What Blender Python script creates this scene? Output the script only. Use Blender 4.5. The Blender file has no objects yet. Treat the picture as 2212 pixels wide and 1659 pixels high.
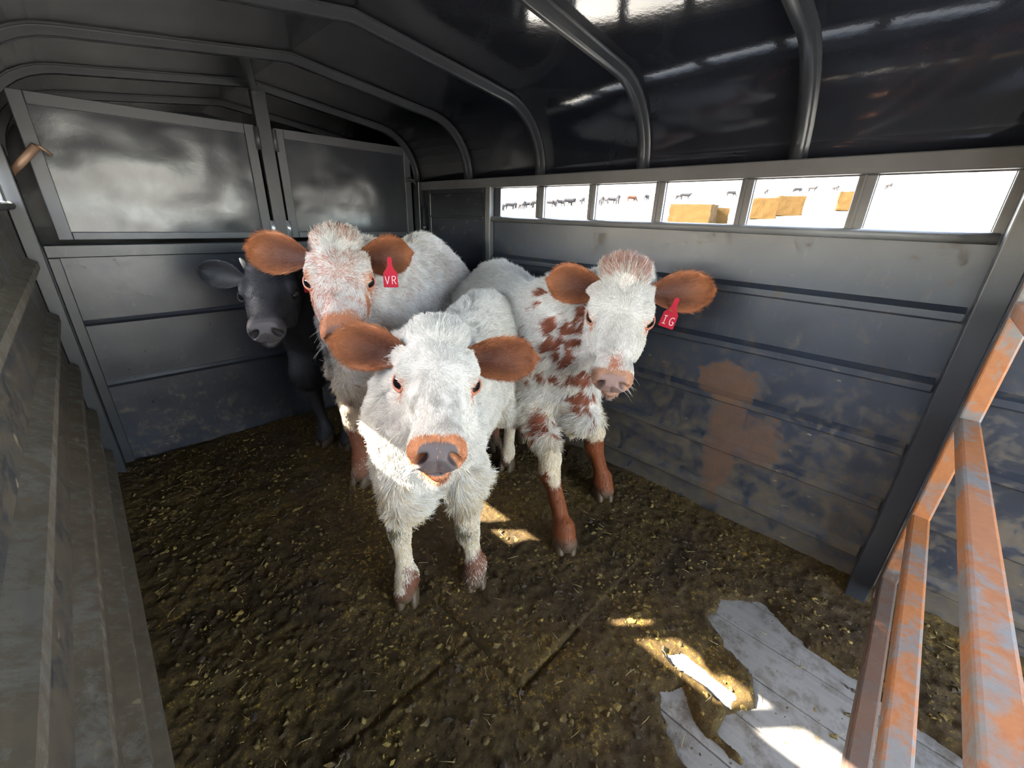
import bpy, bmesh, math, random
import numpy as np
from mathutils import Vector, Matrix

scene = bpy.context.scene
COL = scene.collection
rng = np.random.default_rng(7)
random.seed(7)

# ------------------------------------------------------------------ camera
CAM = np.array([0.0, 0.0, 1.25])
RM = np.array([[0.7065856621530429, -0.24840902185067912, 0.6625931330031537],
               [-0.7070673810439786, -0.28509600923046546, 0.6471290320982915],
               [0.028149968087996777, -0.9257500868938934, -0.37708666896695453]])
cam_data = bpy.data.cameras.new('camera')
cam_data.sensor_width = 36.0
cam_data.lens = 884.11 / 2212 * 36.0
cam_data.clip_start = 0.01
cam_data.clip_end = 2000
cam = bpy.data.objects.new('camera', cam_data)
COL.objects.link(cam)
mw = Matrix.Identity(4)
for r in range(3):
    mw[r][0] = RM[r, 0]
    mw[r][1] = -RM[r, 1]
    mw[r][2] = -RM[r, 2]
    mw[r][3] = CAM[r]
cam.matrix_world = mw
scene.camera = cam

# ------------------------------------------------------------------ sky, sun, exposure
world = bpy.data.worlds.new('world')
scene.world = world
world.use_nodes = True
bg = world.node_tree.nodes['Background']
_wn, _wl = world.node_tree.nodes, world.node_tree.links
_sky = _wn.new('ShaderNodeTexSky')
_sky.sky_type = 'NISHITA'
_sky.sun_disc = False
_sky.sun_elevation = math.radians(40)
_sky.sun_rotation = math.radians(-47)
_sky.dust_density = 2.2
_sky.air_density = 1.2
_hs = _wn.new('ShaderNodeHueSaturation')          # lowers the saturation of the sky for less blue light
_hs.inputs['Saturation'].default_value = 0.62
_wl.new(_sky.outputs[0], _hs.inputs['Color'])
_wl.new(_hs.outputs[0], bg.inputs[0])
bg.inputs[1].default_value = 1.25
sun_data = bpy.data.lights.new('sun', 'SUN')
sun_data.energy = 17.0
sun_data.angle = math.radians(0.6)
sun_data.color = (1.0, 0.92, 0.78)
sun = bpy.data.objects.new('sun', sun_data)
COL.objects.link(sun)
sun.rotation_euler = Vector((0.875, -0.81, -1.0)).to_track_quat('-Z', 'Y').to_euler()
vs = scene.view_settings
vs.view_transform = 'Standard'
vs.look = 'None'
vs.gamma = 1.0
vs.use_curve_mapping = False
vs.exposure = 2.12
cy = scene.cycles
cy.use_denoising = True
cy.max_bounces = 7
cy.diffuse_bounces = 4
cy.glossy_bounces = 4
cy.transmission_bounces = 2
cy.transparent_max_bounces = 4
cy.sample_clamp_indirect = 6.0
cy.caustics_reflective = False
cy.caustics_refractive = False

# ------------------------------------------------------------------ helpers
XL, XR, YB = -0.16, 1.723, 2.66       # left wall, right wall, front partition
YR = -2.1                             # open rear end of the trailer
EAVE, ZW0, ZW1 = 1.45, 1.243, 1.395   # roof spring line, window sill and head


def tag(o, label=None, cat=None, group=None, kind=None):
    if label: o['label'] = label
    if cat: o['category'] = cat
    if group: o['group'] = group
    if kind: o['kind'] = kind
    return o


def empty(name, loc=(0, 0, 0), parent=None):
    o = bpy.data.objects.new(name, None)
    o.empty_display_size = 0.1
    COL.objects.link(o)
    o.location = loc
    if parent: o.parent = parent
    return o


class MB:
    """Collects boxes, bars, tubes and prisms, links them as one mesh object."""
    def __init__(self):
        self.bm = bmesh.new()

    def box(self, x0, x1, y0, y1, z0, z1, bev=0.0, mi=0):
        vs_ = [self.bm.verts.new(p) for p in
               [(x0, y0, z0), (x1, y0, z0), (x1, y1, z0), (x0, y1, z0), (x0, y0, z1), (x1, y0, z1), (x1, y1, z1), (x0, y1, z1)]]
        fs = []
        for idx in [(3, 2, 1, 0), (4, 5, 6, 7), (0, 1, 5, 4), (1, 2, 6, 5), (2, 3, 7, 6), (3, 0, 4, 7)]:
            f = self.bm.faces.new([vs_[i] for i in idx]); f.material_index = mi; fs.append(f)
        if bev > 0:
            es = list({e for f in fs for e in f.edges})
            bmesh.ops.bevel(self.bm, geom=es, offset=bev, segments=2, affect='EDGES', profile=0.5)
        return self

    def bar(self, a, b, w, h, up=(0, 0, 1), bev=0.0):
        a = Vector(a); b = Vector(b); d = (b - a); L = d.length; d.normalize()
        upv = Vector(up)
        s = d.cross(upv)
        if s.length < 1e-5: s = d.cross(Vector((1, 0, 0)))
        s.normalize(); u = s.cross(d)
        vs_ = []
        for t in (0, L):
            for (i, j) in ((-1, -1), (1, -1), (1, 1), (-1, 1)):
                vs_.append(self.bm.verts.new(a + d * t + s * (i * w / 2) + u * (j * h / 2)))
        fs = []
        for idx in [(0, 1, 2, 3), (7, 6, 5, 4), (0, 4, 5, 1), (1, 5, 6, 2), (2, 6, 7, 3), (3, 7, 4, 0)]:
            fs.append(self.bm.faces.new([vs_[i] for i in idx]))
        if bev > 0:
            es = list({e for f in fs for e in f.edges})
            bmesh.ops.bevel(self.bm, geom=es, offset=bev, segments=2, affect='EDGES', profile=0.5)
        return self

    def tube(self, pts, rad, n=12, closed=False, mi=0):
        pts = [Vector(p) for p in pts]
        rads = rad if isinstance(rad, (list, tuple)) else [rad] * len(pts)
        rings = []
        prev = None
        for i, p in enumerate(pts):
            d = (pts[min(i + 1, len(pts) - 1)] - pts[max(i - 1, 0)]).normalized()
            if prev is None:
                s = d.cross(Vector((0, 0, 1)))
                if s.length < 1e-4: s = d.cross(Vector((1, 0, 0)))
            else:
                s = prev - d * prev.dot(d)
            s.normalize(); prev = s
            u = d.cross(s)
            rings.append([self.bm.verts.new(p + (s * math.cos(2 * math.pi * k / n) + u * math.sin(2 * math.pi * k / n)) * rads[i]) for k in range(n)])
        for r0, r1 in zip(rings[:-1], rings[1:]):
            for k in range(n):
                f = self.bm.faces.new((r0[k], r0[(k + 1) % n], r1[(k + 1) % n], r1[k])); f.material_index = mi; f.smooth = True
        for ring, flip in ((rings[0], True), (rings[-1], False)):
            f = self.bm.faces.new(list(reversed(ring)) if flip else ring); f.material_index = mi
        return self

    def prism(self, prof, axis_pts, frame=None):
        """prof: list of (p, q) outline; axis_pts: function (p, q, end) -> point for end 0 and 1."""
        a = [self.bm.verts.new(axis_pts(p, q, 0)) for p, q in prof]
        b = [self.bm.verts.new(axis_pts(p, q, 1)) for p, q in prof]
        n = len(prof)
        for i in range(n):
            self.bm.faces.new((a[i], a[(i + 1) % n], b[(i + 1) % n], b[i]))
        self.bm.faces.new(list(reversed(a))); self.bm.faces.new(b)
        return self

    def build(self, name, mat, parent=None, smooth=False, origin=None):
        bmesh.ops.recalc_face_normals(self.bm, faces=self.bm.faces[:])
        me = bpy.data.meshes.new(name)
        if origin is not None:
            bmesh.ops.translate(self.bm, vec=-Vector(origin), verts=self.bm.verts[:])
        self.bm.to_mesh(me); self.bm.free()
        for m in (mat if isinstance(mat, (list, tuple)) else [mat]):
            me.materials.append(m)
        o = bpy.data.objects.new(name, me)
        COL.objects.link(o)
        if origin is not None: o.location = origin
        if smooth:
            me.polygons.foreach_set('use_smooth', [True] * len(me.polygons))
        if parent: o.parent = parent
        return o


def mesh_np(name, verts, faces, mat, parent=None, smooth=True, col=None):
    me = bpy.data.meshes.new(name)
    me.from_pydata(verts.tolist() if hasattr(verts, 'tolist') else verts, [], faces.tolist() if hasattr(faces, 'tolist') else faces)
    if smooth: me.polygons.foreach_set('use_smooth', np.ones(len(me.polygons), dtype=bool))
    if col is not None:
        at = me.color_attributes.new('col', 'FLOAT_COLOR', 'POINT')
        c4 = np.ones((len(verts), 4), np.float32); c4[:, :3] = col
        at.data.foreach_set('color', c4.ravel())
    me.materials.append(mat)
    o = bpy.data.objects.new(name, me)
    COL.objects.link(o)
    if parent: o.parent = parent
    return o


_lat = {}
def vnoise(p, freq, seed=0):
    """value noise in 0..1 at points p (N,3)"""
    if seed not in _lat: _lat[seed] = np.random.default_rng(1000 + seed).random((32, 32, 32)).astype(np.float32)
    L = _lat[seed]
    q = np.asarray(p, np.float32) * freq
    i = np.floor(q).astype(np.int64); f = q - i
    f = f * f * (3 - 2 * f)
    i0 = i & 31; i1 = (i + 1) & 31
    def g(a, b, c): return L[a[:, 0] if 0 else a, b, c]
    x0, y0, z0 = i0[:, 0], i0[:, 1], i0[:, 2]; x1, y1, z1 = i1[:, 0], i1[:, 1], i1[:, 2]
    fx, fy, fz = f[:, 0], f[:, 1], f[:, 2]
    c00 = L[x0, y0, z0] * (1 - fx) + L[x1, y0, z0] * fx
    c10 = L[x0, y1, z0] * (1 - fx) + L[x1, y1, z0] * fx
    c01 = L[x0, y0, z1] * (1 - fx) + L[x1, y0, z1] * fx
    c11 = L[x0, y1, z1] * (1 - fx) + L[x1, y1, z1] * fx
    return (c00 * (1 - fy) + c10 * fy) * (1 - fz) + (c01 * (1 - fy) + c11 * fy) * fz


def fbm(p, freq, seed=0, octv=3):
    s = 0; a = 0.5; t = 0
    for k in range(octv):
        s = s + a * vnoise(p, freq * 2 ** k, seed + k); t += a; a *= 0.5
    return s / t


# ------------------------------------------------------------------ materials
class NT:
    def __init__(self, name):
        self.m = bpy.data.materials.new(name); self.m.use_nodes = True
        self.n = self.m.node_tree.nodes; self.l = self.m.node_tree.links
        self.b = self.n['Principled BSDF']
        self.co = self.n.new('ShaderNodeNewGeometry').outputs['Position']

    def link(self, a, b): self.l.new(a, b)

    def mapping(self, scale=(1, 1, 1), rot=(0, 0, 0), vec=None, loc=(0, 0, 0)):
        m = self.n.new('ShaderNodeMapping')
        m.inputs['Scale'].default_value = scale; m.inputs['Rotation'].default_value = rot; m.inputs['Location'].default_value = loc
        self.link(vec or self.co, m.inputs['Vector'])
        return m.outputs[0]

    def noise(self, scale, detail=4, rough=0.55, vec=None, dist=0.0):
        t = self.n.new('ShaderNodeTexNoise')
        t.inputs['Scale'].default_value = scale; t.inputs['Detail'].default_value = detail
        t.inputs['Roughness'].default_value = rough; t.inputs['Distortion'].default_value = dist
        self.link(vec or self.co, t.inputs['Vector'])
        return t.outputs['Fac']

    def voro(self, scale, vec=None, feature='F1', out='Distance'):
        t = self.n.new('ShaderNodeTexVoronoi'); t.feature = feature
        t.inputs['Scale'].default_value = scale
        self.link(vec or self.co, t.inputs['Vector'])
        return t.outputs[out]

    def ramp(self, fac, *stops):
        r = self.n.new('ShaderNodeValToRGB')
        e = r.color_ramp.elements
        while len(e) < len(stops): e.new(0.5)
        for k, (p, c) in enumerate(stops):
            e[k].position = p
            e[k].color = (c, c, c, 1) if isinstance(c, (int, float)) else (*c, 1)
        self.link(fac, r.inputs[0])
        return r.outputs[0]

    def mix(self, fac, a, b, blend='MIX'):
        x = self.n.new('ShaderNodeMix'); x.data_type = 'RGBA'; x.blend_type = blend
        for v, i in ((fac, 0), (a, 6), (b, 7)):
            if isinstance(v, (int, float)): x.inputs[i].default_value = v if i == 0 else (v, v, v, 1)
            elif isinstance(v, tuple): x.inputs[i].default_value = (*v, 1)
            else: self.link(v, x.inputs[i])
        return x.outputs[2]

    def math(self, op, a, b=0.0, clamp=False):
        x = self.n.new('ShaderNodeMath'); x.operation = op; x.use_clamp = clamp
        for v, i in ((a, 0), (b, 1)):
            if isinstance(v, (int, float)): x.inputs[i].default_value = v
            else: self.link(v, x.inputs[i])
        return x.outputs[0]

    def sep(self, vec=None):
        s = self.n.new('ShaderNodeSeparateXYZ'); self.link(vec or self.co, s.inputs[0]); return s.outputs

    def bump(self, h, strength, dist=0.01, normal=None):
        b = self.n.new('ShaderNodeBump'); b.inputs['Strength'].default_value = strength; b.inputs['Distance'].default_value = dist
        self.link(h, b.inputs['Height'])
        if normal is not None: self.link(normal, b.inputs['Normal'])
        return b.outputs[0]

    def set(self, **kw):
        for k, v in kw.items():
            i = self.b.inputs[k.replace('_', ' ')]
            if isinstance(v, (int, float)): i.default_value = v
            elif isinstance(v, tuple): i.default_value = (*v, 1) if len(v) == 3 else v
            else: self.link(v, i)
        return self.m


def blob(t, y, z, ry, rz, warp):
    """soft ellipse mask on a wall of constant x (a stain with a ragged edge)"""
    s = t.sep()
    dy = t.math('DIVIDE', t.math('SUBTRACT', s[1], y), ry)
    dz = t.math('DIVIDE', t.math('SUBTRACT', s[2], z), rz)
    d = t.math('SQRT', t.math('ADD', t.math('MULTIPLY', dy, dy), t.math('MULTIPLY', dz, dz)))
    return t.math('ADD', d, t.math('MULTIPLY', t.math('SUBTRACT', warp, 0.5), 1.6))


def paint(name, base=(0.017, 0.019, 0.026), dirt=0.0, rough=0.30, wavy=0.12, low_dirt=0.0, stain=False, spec=0.5, scuff=0.25, wscale=3.0, rvar=0.22):
    t = NT(name)
    n1 = t.noise(2.2, 5, 0.6)
    n2 = t.noise(38, 4, 0.65)
    n3 = t.noise(9, 6, 0.7, dist=0.8)
    c = t.mix(t.ramp(n1, (0.35, 0.0), (0.7, 1.0)), base, tuple(v * 1.7 for v in base))
    # fine scuffs
    sc = t.noise(1.0, 3, 0.6, vec=t.mapping((60, 60, 14), (0.3, 0.5, 0.2)))
    scm = t.ramp(sc, (0.64, 0.0), (0.74, 1.0))
    c = t.mix(t.math('MULTIPLY', scm, scuff), c, (0.10, 0.10, 0.105))
    r = t.math('ADD', t.math('MULTIPLY', n3, rvar), rough - rvar * 0.45)
    dust = None
    if dirt > 0 or low_dirt > 0:
        s = t.sep()
        low = t.math('MULTIPLY', t.math('SUBTRACT', 1.0, t.math('DIVIDE', s[2], 0.95), clamp=True), low_dirt)
        amt = t.math('ADD', low, dirt)
        m = t.math('ADD', t.math('MULTIPLY', t.noise(10, 7, 0.8, dist=0.6), 0.80), t.math('MULTIPLY', n2, 0.42))
        dust = t.ramp(t.math('ADD', m, amt), (0.72, 0.0), (0.86, 1.0))
        dc = t.mix(t.noise(25, 3), (0.038, 0.027, 0.016), (0.13, 0.098, 0.058))
        c = t.mix(t.math('MULTIPLY', dust, 0.85), c, dc)
        r = t.math('ADD', r, t.math('MULTIPLY', dust, 0.4))
        # pale splashes of dried manure
        fl = t.ramp(t.noise(1.0, 2, 0.5, vec=t.mapping((16, 22, 44), (0.6, 0, 0))), (0.70, 0.0), (0.73, 1.0))
        flm = t.math('MULTIPLY', fl, t.ramp(t.math('ADD', t.noise(3.0, 2), amt), (0.60, 0.0), (0.75, 1.0)))
        c = t.mix(t.math('MULTIPLY', flm, 0.8), c, (0.24, 0.19, 0.12))
        r = t.math('ADD', r, t.math('MULTIPLY', flm, 0.3))
    if stain:
        warp = t.noise(22, 5, 0.7)
        d1 = blob(t, 0.46, 0.655, 0.13, 0.09, warp)
        d2 = blob(t, 0.42, 0.40, 0.085, 0.32, t.noise(1.0, 4, 0.7, vec=t.mapping((20, 40, 12))))
        d3 = blob(t, 0.30, 0.45, 0.16, 0.20, t.noise(34, 5, 0.75))
        ms = t.math('MAXIMUM', t.ramp(d1, (0.82, 1.0), (0.96, 0.0)), t.math('MULTIPLY', t.ramp(d2, (0.70, 1.0), (0.92, 0.0)), 0.85))
        ms = t.math('MAXIMUM', ms, t.math('MULTIPLY', t.ramp(d3, (0.42, 1.0), (0.58, 0.0)), 0.8))
        c = t.mix(t.math('MULTIPLY', ms, 0.9), c, t.mix(n2, (0.055, 0.024, 0.011), (0.16, 0.078, 0.038)))
        r = t.math('ADD', r, t.math('MULTIPLY', ms, 0.4))
    wv = t.noise(wscale, 1, 0.4)
    nb = t.bump(wv, wavy, 0.05)
    nb = t.bump(n2, 0.08, 0.004, nb)
    return t.set(Base_Color=c, Roughness=t.math('MINIMUM', r, 0.95), Specular_IOR_Level=spec, Normal=nb)


M = {}
M['paint'] = paint('navy black enamel', rough=0.24, wavy=0.16)
M['paint_roof'] = paint('navy black roof enamel', base=(0.009, 0.010, 0.014), rough=0.085, wavy=0.07, spec=0.5, scuff=0.06, rvar=0.08)
M['paint_right'] = paint('scuffed navy enamel', base=(0.016, 0.020, 0.030), dirt=0.05, low_dirt=0.20, rough=0.40, spec=0.75, stain=True, wavy=0.10)
M['paint_left'] = paint('mud smeared navy enamel', base=(0.028, 0.029, 0.032), dirt=0.17, low_dirt=0.22, rough=0.40, wavy=0.1)
M['paint_front'] = paint('navy enamel of the partition', dirt=0.0, low_dirt=0.10, rough=0.30, wavy=0.15)
M['tube'] = paint('dark painted tube steel', base=(0.017, 0.0185, 0.022), rough=0.32, wavy=0.05)
M['grey_tube'] = paint('grey worn tube steel', base=(0.082, 0.084, 0.087), dirt=0.0, rough=0.45, wavy=0.05)
M['dirty_rib'] = paint('muddy ribs', base=(0.088, 0.079, 0.065), dirt=0.18, low_dirt=0.12, rough=0.5, wavy=0.05)
M['door_paint'] = paint('door enamel', base=(0.020, 0.022, 0.027), rough=0.21, wavy=0.30, wscale=4.5)
M['door_frame'] = paint('door frame enamel', base=(0.036, 0.038, 0.043), rough=0.38, wavy=0.05)

def rust_mat():
    t = NT('rusty tube steel')
    n1 = t.noise(7, 6, 0.7, dist=0.6); n2 = t.noise(60, 5, 0.7)
    rustc = t.mix(n2, (0.24, 0.078, 0.022), (0.44, 0.17, 0.052))
    grey = t.mix(n2, (0.13, 0.125, 0.12), (0.22, 0.21, 0.20))
    k = t.ramp(t.math('ADD', t.math('MULTIPLY', n1, 0.8), t.math('MULTIPLY', n2, 0.25)), (0.50, 0.0), (0.60, 1.0))
    c = t.mix(k, rustc, grey)
    s = t.sep()
    low = t.math('SUBTRACT', 1.0, t.math('DIVIDE', s[2], 0.50), clamp=True)
    mud = t.ramp(t.math('ADD', t.noise(12, 5, 0.7), t.math('MULTIPLY', low, 0.8)), (0.72, 0.0), (0.9, 1.0))
    c = t.mix(t.math('MULTIPLY', mud, 0.85), c, (0.075, 0.05, 0.038))
    return t.set(Base_Color=c, Roughness=t.math('ADD', t.math('MULTIPLY', k, -0.2), 0.62), Metallic=0.0, Specular_IOR_Level=0.6, Normal=t.bump(n2, 0.3, 0.003))
M['rust'] = rust_mat()

def floor_mats():
    t = NT('trampled manure')
    big = t.noise(1.6, 4, 0.6); n1 = t.noise(14, 6, 0.7); n2 = t.noise(70, 6, 0.75); n3 = t.noise(210, 3, 0.7)
    c = t.mix(t.ramp(n1, (0.3, 0.0), (0.7, 1.0)), (0.021, 0.0122, 0.0045), (0.070, 0.042, 0.015))
    c = t.mix(t.ramp(big, (0.4, 0.0), (0.65, 0.8)), c, t.mix(n2, (0.036, 0.021, 0.0055), (0.12, 0.076, 0.015)))
    fl = t.math('MULTIPLY', t.ramp(n2, (0.54, 0.0), (0.64, 1.0)), t.ramp(t.noise(3.3, 4, 0.6), (0.42, 0.0), (0.62, 1.0)))
    c = t.mix(fl, c, (0.34, 0.215, 0.028))
    hi = t.ramp(n3, (0.64, 0.0), (0.74, 1.0))
    c = t.mix(t.math('MULTIPLY', hi, 0.6), c, (0.30, 0.21, 0.06))
    dk = t.ramp(t.voro(26), (0.05, 1.0), (0.28, 0.0))
    c = t.mix(t.math('MULTIPLY', dk, 0.45), c, (0.012, 0.009, 0.006))
    h = t.math('ADD', t.math('MULTIPLY', n1, 0.6), t.math('MULTIPLY', n2, 0.5))
    nb = t.bump(h, 0.9, 0.02); nb = t.bump(n3, 0.5, 0.004, nb)
    M['manure'] = t.set(Base_Color=c, Roughness=0.78, Specular_IOR_Level=0.25, Normal=nb)
    t = NT('weathered floor planks')
    gr = t.noise(1.0, 6, 0.7, vec=t.mapping((55, 2.4, 20)))
    sp = t.noise(12, 5, 0.7)
    c = t.mix(gr, (0.14, 0.133, 0.125), (0.28, 0.268, 0.25))
    c = t.mix(t.ramp(sp, (0.48, 0.0), (0.64, 0.9)), c, (0.085, 0.068, 0.05))
    c = t.mix(t.ramp(t.noise(45, 4, 0.7), (0.66, 0.0), (0.72, 1.0)), c, (0.03, 0.022, 0.015))
    M['plank'] = t.set(Base_Color=c, Roughness=t.ramp(sp, (0.4, 0.38), (0.7, 0.7)), Normal=t.bump(gr, 0.35, 0.004))
    t = NT('straw')
    M['straw'] = t.set(Base_Color=t.mix(t.noise(9), (0.16, 0.11, 0.045), (0.40, 0.31, 0.15)), Roughness=0.7)
    t = NT('manure clods')
    M['clod'] = t.set(Base_Color=t.mix(t.ramp(t.noise(6, 4, 0.7), (0.45, 0.0), (0.6, 1.0)), (0.034, 0.021, 0.009), (0.17, 0.115, 0.024)), Roughness=0.85, Normal=t.bump(t.noise(90, 4, 0.7), 0.8, 0.004))
floor_mats()

def simple(name, c, rough=0.5, spec=0.5, metal=0.0, var=0.25, scale=30):
    t = NT(name)
    return t.set(Base_Color=t.mix(t.noise(scale, 4), tuple(v * (1 - var) for v in c), tuple(v * (1 + var) for v in c)), Roughness=rough, Specular_IOR_Level=spec, Metallic=metal)
M['steel'] = simple('bare steel', (0.38, 0.39, 0.41), 0.35, 0.5, 0.7)
M['rod'] = simple('rusted rod', (0.24, 0.15, 0.10), 0.5, 0.5, 0.2)
M['tag_red'] = simple('red tag plastic', (0.36, 0.004, 0.020), 0.6, 0.25, 0, 0.08)
M['tag_ink'] = simple('white ink', (0.70, 0.50, 0.50), 0.6, 0.3, 0, 0.05)
M['eye'] = simple('wet dark eye', (0.006, 0.005, 0.006), 0.04, 0.45, 0, 0.1)
M['eyelid'] = simple('pink eyelid skin', (0.42, 0.15, 0.085), 0.45, 0.4, 0, 0.2, 90)
M['eyelid_black'] = simple('black eyelid skin', (0.013, 0.013, 0.015), 0.75, 0.15, 0, 0.2, 90)
M['hoof'] = simple('muddy hoof horn', (0.070, 0.046, 0.024), 0.55, 0.4, 0, 0.45, 40)
M['horn'] = simple('pale horn bud', (0.45, 0.42, 0.36), 0.5, 0.4, 0, 0.1)

def skin_mat(name, bumpy=0.3):
    t = NT(name)
    a = t.n.new('ShaderNodeAttribute'); a.attribute_name = 'col'
    n = t.noise(160, 4, 0.7)
    return t.set(Base_Color=a.outputs['Color'], Roughness=0.62, Specular_IOR_Level=0.35, Normal=t.bump(n, bumpy, 0.003))
M['skin'] = skin_mat('hide')

def hair_mat(name, rough=0.6):
    t = NT(name)
    a = t.n.new('ShaderNodeAttribute'); a.attribute_name = 'col'
    return t.set(Base_Color=a.outputs['Color'], Roughness=rough, Specular_IOR_Level=0.25)
M['hair'] = hair_mat('fur')

# ================================================================== the trailer: setting
PERIOD = 0.327
RW = [(1.541, 1.815), (1.218, 1.486), (0.892, 1.176), (0.567, 0.846), (0.238, 0.522), (-0.08, 0.189)]
RW += [(-0.41 - k * PERIOD, -0.135 - k * PERIOD) for k in range(5)]
LW = [(2.40, 2.62), (2.07, 2.345), (1.745, 2.015), (1.41, 1.69), (1.08, 1.356), (0.75, 1.025), (0.42, 0.70), (0.09, 0.37)]
LW += [(-0.24 - k * PERIOD, 0.035 - k * PERIOD) for k in range(5)]


def side_wall(name, x, sgn, wins, mat, back):
    """sheet below the windows, header above, mullions between; x is the inner face, sgn points outward"""
    m = MB()
    o = 0.012 * sgn
    def bx(y0, y1, z0, z1, d=1.0):
        m.box(min(x, x + o * d), max(x, x + o * d), y0, y1, z0, z1)
    bx(YR, back, -0.05, ZW0)
    bx(YR, back, ZW1, EAVE + 0.02)
    edges = sorted(wins)
    y = YR
    for a, b in edges:
        if a > y: bx(y, a, ZW0, ZW1)
        y = b
    bx(y, back, ZW0, ZW1)
    return tag(m.build(name, mat), kind='structure')

NOSE = 3.75
wall_right = side_wall('wall_right', XR, 1, RW, M['paint_right'], NOSE)
wall_left = side_wall('wall_left', XL, -1, LW, M['paint_left'], NOSE)

# header tube above the windows and flat mullions standing a little proud of the sheet
def trim_tag(o, label, cat, group=None):
    return tag(o, label, cat, group, 'structure')
_tn = [0]
def trim_name():
    _tn[0] += 1
    return 'trim_%d' % _tn[0]

m = MB(); m.box(XR - 0.022, XR - 0.001, YR, 2.62, ZW1 + 0.004, EAVE, 0.004)
trim_tag(m.build(trim_name(), M['grey_tube']), 'long grey header rail above the right hand window slots', 'rail')
m = MB(); m.box(XL + 0.001, XL + 0.022, YR, 2.62, ZW1 + 0.004, EAVE, 0.004)
trim_tag(m.build(trim_name(), M['grey_tube']), 'long header rail above the left hand window slots', 'rail')
for wins, x, s in ((RW, XR, -1), (LW, XL, 1)):
    ws = sorted(wins)
    for (a0, a1), (b0, b1) in zip(ws[:-1], ws[1:]):
        m = MB()
        w = b0 - a1
        m.box(min(x, x + s * 0.014), max(x, x + s * 0.014), a1 + 0.002, b0 - 0.002, ZW0 + 0.002, ZW1 + 0.002, 0.003)
        m.box(min(x + s * 0.014, x + s * 0.018), max(x + s * 0.014, x + s * 0.018), a1 + w * 0.55, a1 + w * 0.68, ZW0 + 0.002, ZW1 + 0.002)
        trim_tag(m.build(trim_name(), M['grey_tube']), 'grey upright between two window slots', 'upright', 'uprights between the window slots')
# sill pipes
m = MB(); m.tube([(XR - 0.012, 1.885, 1.238), (XR - 0.012, -0.10, 1.233)], 0.015)
trim_tag(m.build(trim_name(), M['grey_tube'], smooth=False), 'round worn pipe along the sill of the right hand windows', 'pipe')
m = MB(); m.tube([(XR - 0.012, -0.20, 1.233), (XR - 0.012, YR, 1.23)], 0.015)
trim_tag(m.build(trim_name(), M['grey_tube']), 'round sill pipe on the right wall behind the gate post', 'pipe')
m = MB(); m.tube([(XL + 0.012, 2.63, 1.238), (XL + 0.012, YR, 1.233)], 0.015)
trim_tag(m.build(trim_name(), M['grey_tube']), 'round worn pipe along the sill of the left hand windows', 'pipe')

# pressed ribs running along both side walls
def rib(x, s, y0, y1, z, h, d, mat, parent):
    m = MB()
    prof = [(0, h / 2), (d * 0.55, h / 2 * 0.55), (d, h * 0.12), (d, -h * 0.36), (d * 0.75, -h / 2), (0, -h / 2)]
    m.prism(prof, lambda p, q, e: (x + s * p, (y0, y1)[e], z + q))
    return m.build('rib', mat, parent)
for z in (1.029, 0.815, 0.593, 0.377, 0.167):
    rib(XR, -1, -0.10, 1.86, z, 0.044, 0.022, M['paint_right'], wall_right)
    rib(XR, -1, YR, -0.20, z, 0.044, 0.022, M['paint_right'], wall_right)
for z in (1.029, 0.815, 0.593, 0.377, 0.167):
    rib(XL, 1, YR, 2.50, z, 0.052, 0.028, M['dirty_rib'], wall_left)

# right hand escape door just before the partition
m = MB(); m.box(XR - 0.010, XR - 0.001, 1.915, 2.49, 0.02, 1.40, 0.002)
d3 = tag(m.build('door_3', M['paint']), 'dark flush escape door in the right wall beside the partition', 'door', kind='structure')
m = MB()
for y0, y1, z0, z1 in ((1.915, 1.94, 0.02, 1.40), (2.465, 2.49, 0.02, 1.40), (1.94, 2.465, 1.375, 1.40), (1.94, 2.465, 1.235, 1.25)):
    m.box(XR - 0.022, XR - 0.0095, y0, y1, z0, z1, 0.003)
m.build('door_frame', M['tube'], d3)
m = MB(); m.tube([(XR - 0.03, 2.53, 1.02), (XR - 0.03, 2.53, 1.30)], 0.011); m.tube([(XR - 0.03, 2.53, 1.15), (XR - 0.03, 2.53, 1.19)], 0.017)
m.build('hinge', M['tube'], d3)
m = MB(); m.box(XR - 0.034, XR - 0.001, 1.868, 1.902, 0.0, 1.405, 0.004)
trim_tag(m.build(trim_name(), M['grey_tube']), 'slim pale edged post where the right windows begin', 'post')
m = MB(); m.box(XR - 0.045, XR - 0.001, 2.56, 2.625, 0.0, 1.45, 0.004)
trim_tag(m.build(trim_name(), M['tube']), 'dark corner post right of the partition', 'post')
m = MB(); m.box(XL + 0.001, XL + 0.05, 2.53, 2.60, 0.0, 1.45, 0.004)
trim_tag(m.build(trim_name(), M['tube']), 'dark corner post left of the partition', 'post')

# ---------------- roof
XM = (XL + XR) / 2
def roof_profile(off, n=9):
    """cross-section from the left eave to the right one; off grows it outward"""
    pts = []
    R = 0.30 + off
    cxr, czr = XR - 0.30, EAVE
    # right half: arc from the wall up, then a straight rise to the ridge
    a1 = math.radians(83)
    arc = [(cxr + R * math.cos(a1 * k / n), czr + R * math.sin(a1 * k / n)) for k in range(n + 1)]
    ridge = (XM, 1.835 + off)
    half = arc + [((arc[-1][0] * (1 - t) + ridge[0] * t), (arc[-1][1] * (1 - t) + ridge[1] * t)) for t in (0.25, 0.5, 0.75, 1.0)]
    left = [(2 * XM - x, z) for x, z in half]
    return left[:-1] + half[::-1]

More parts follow.
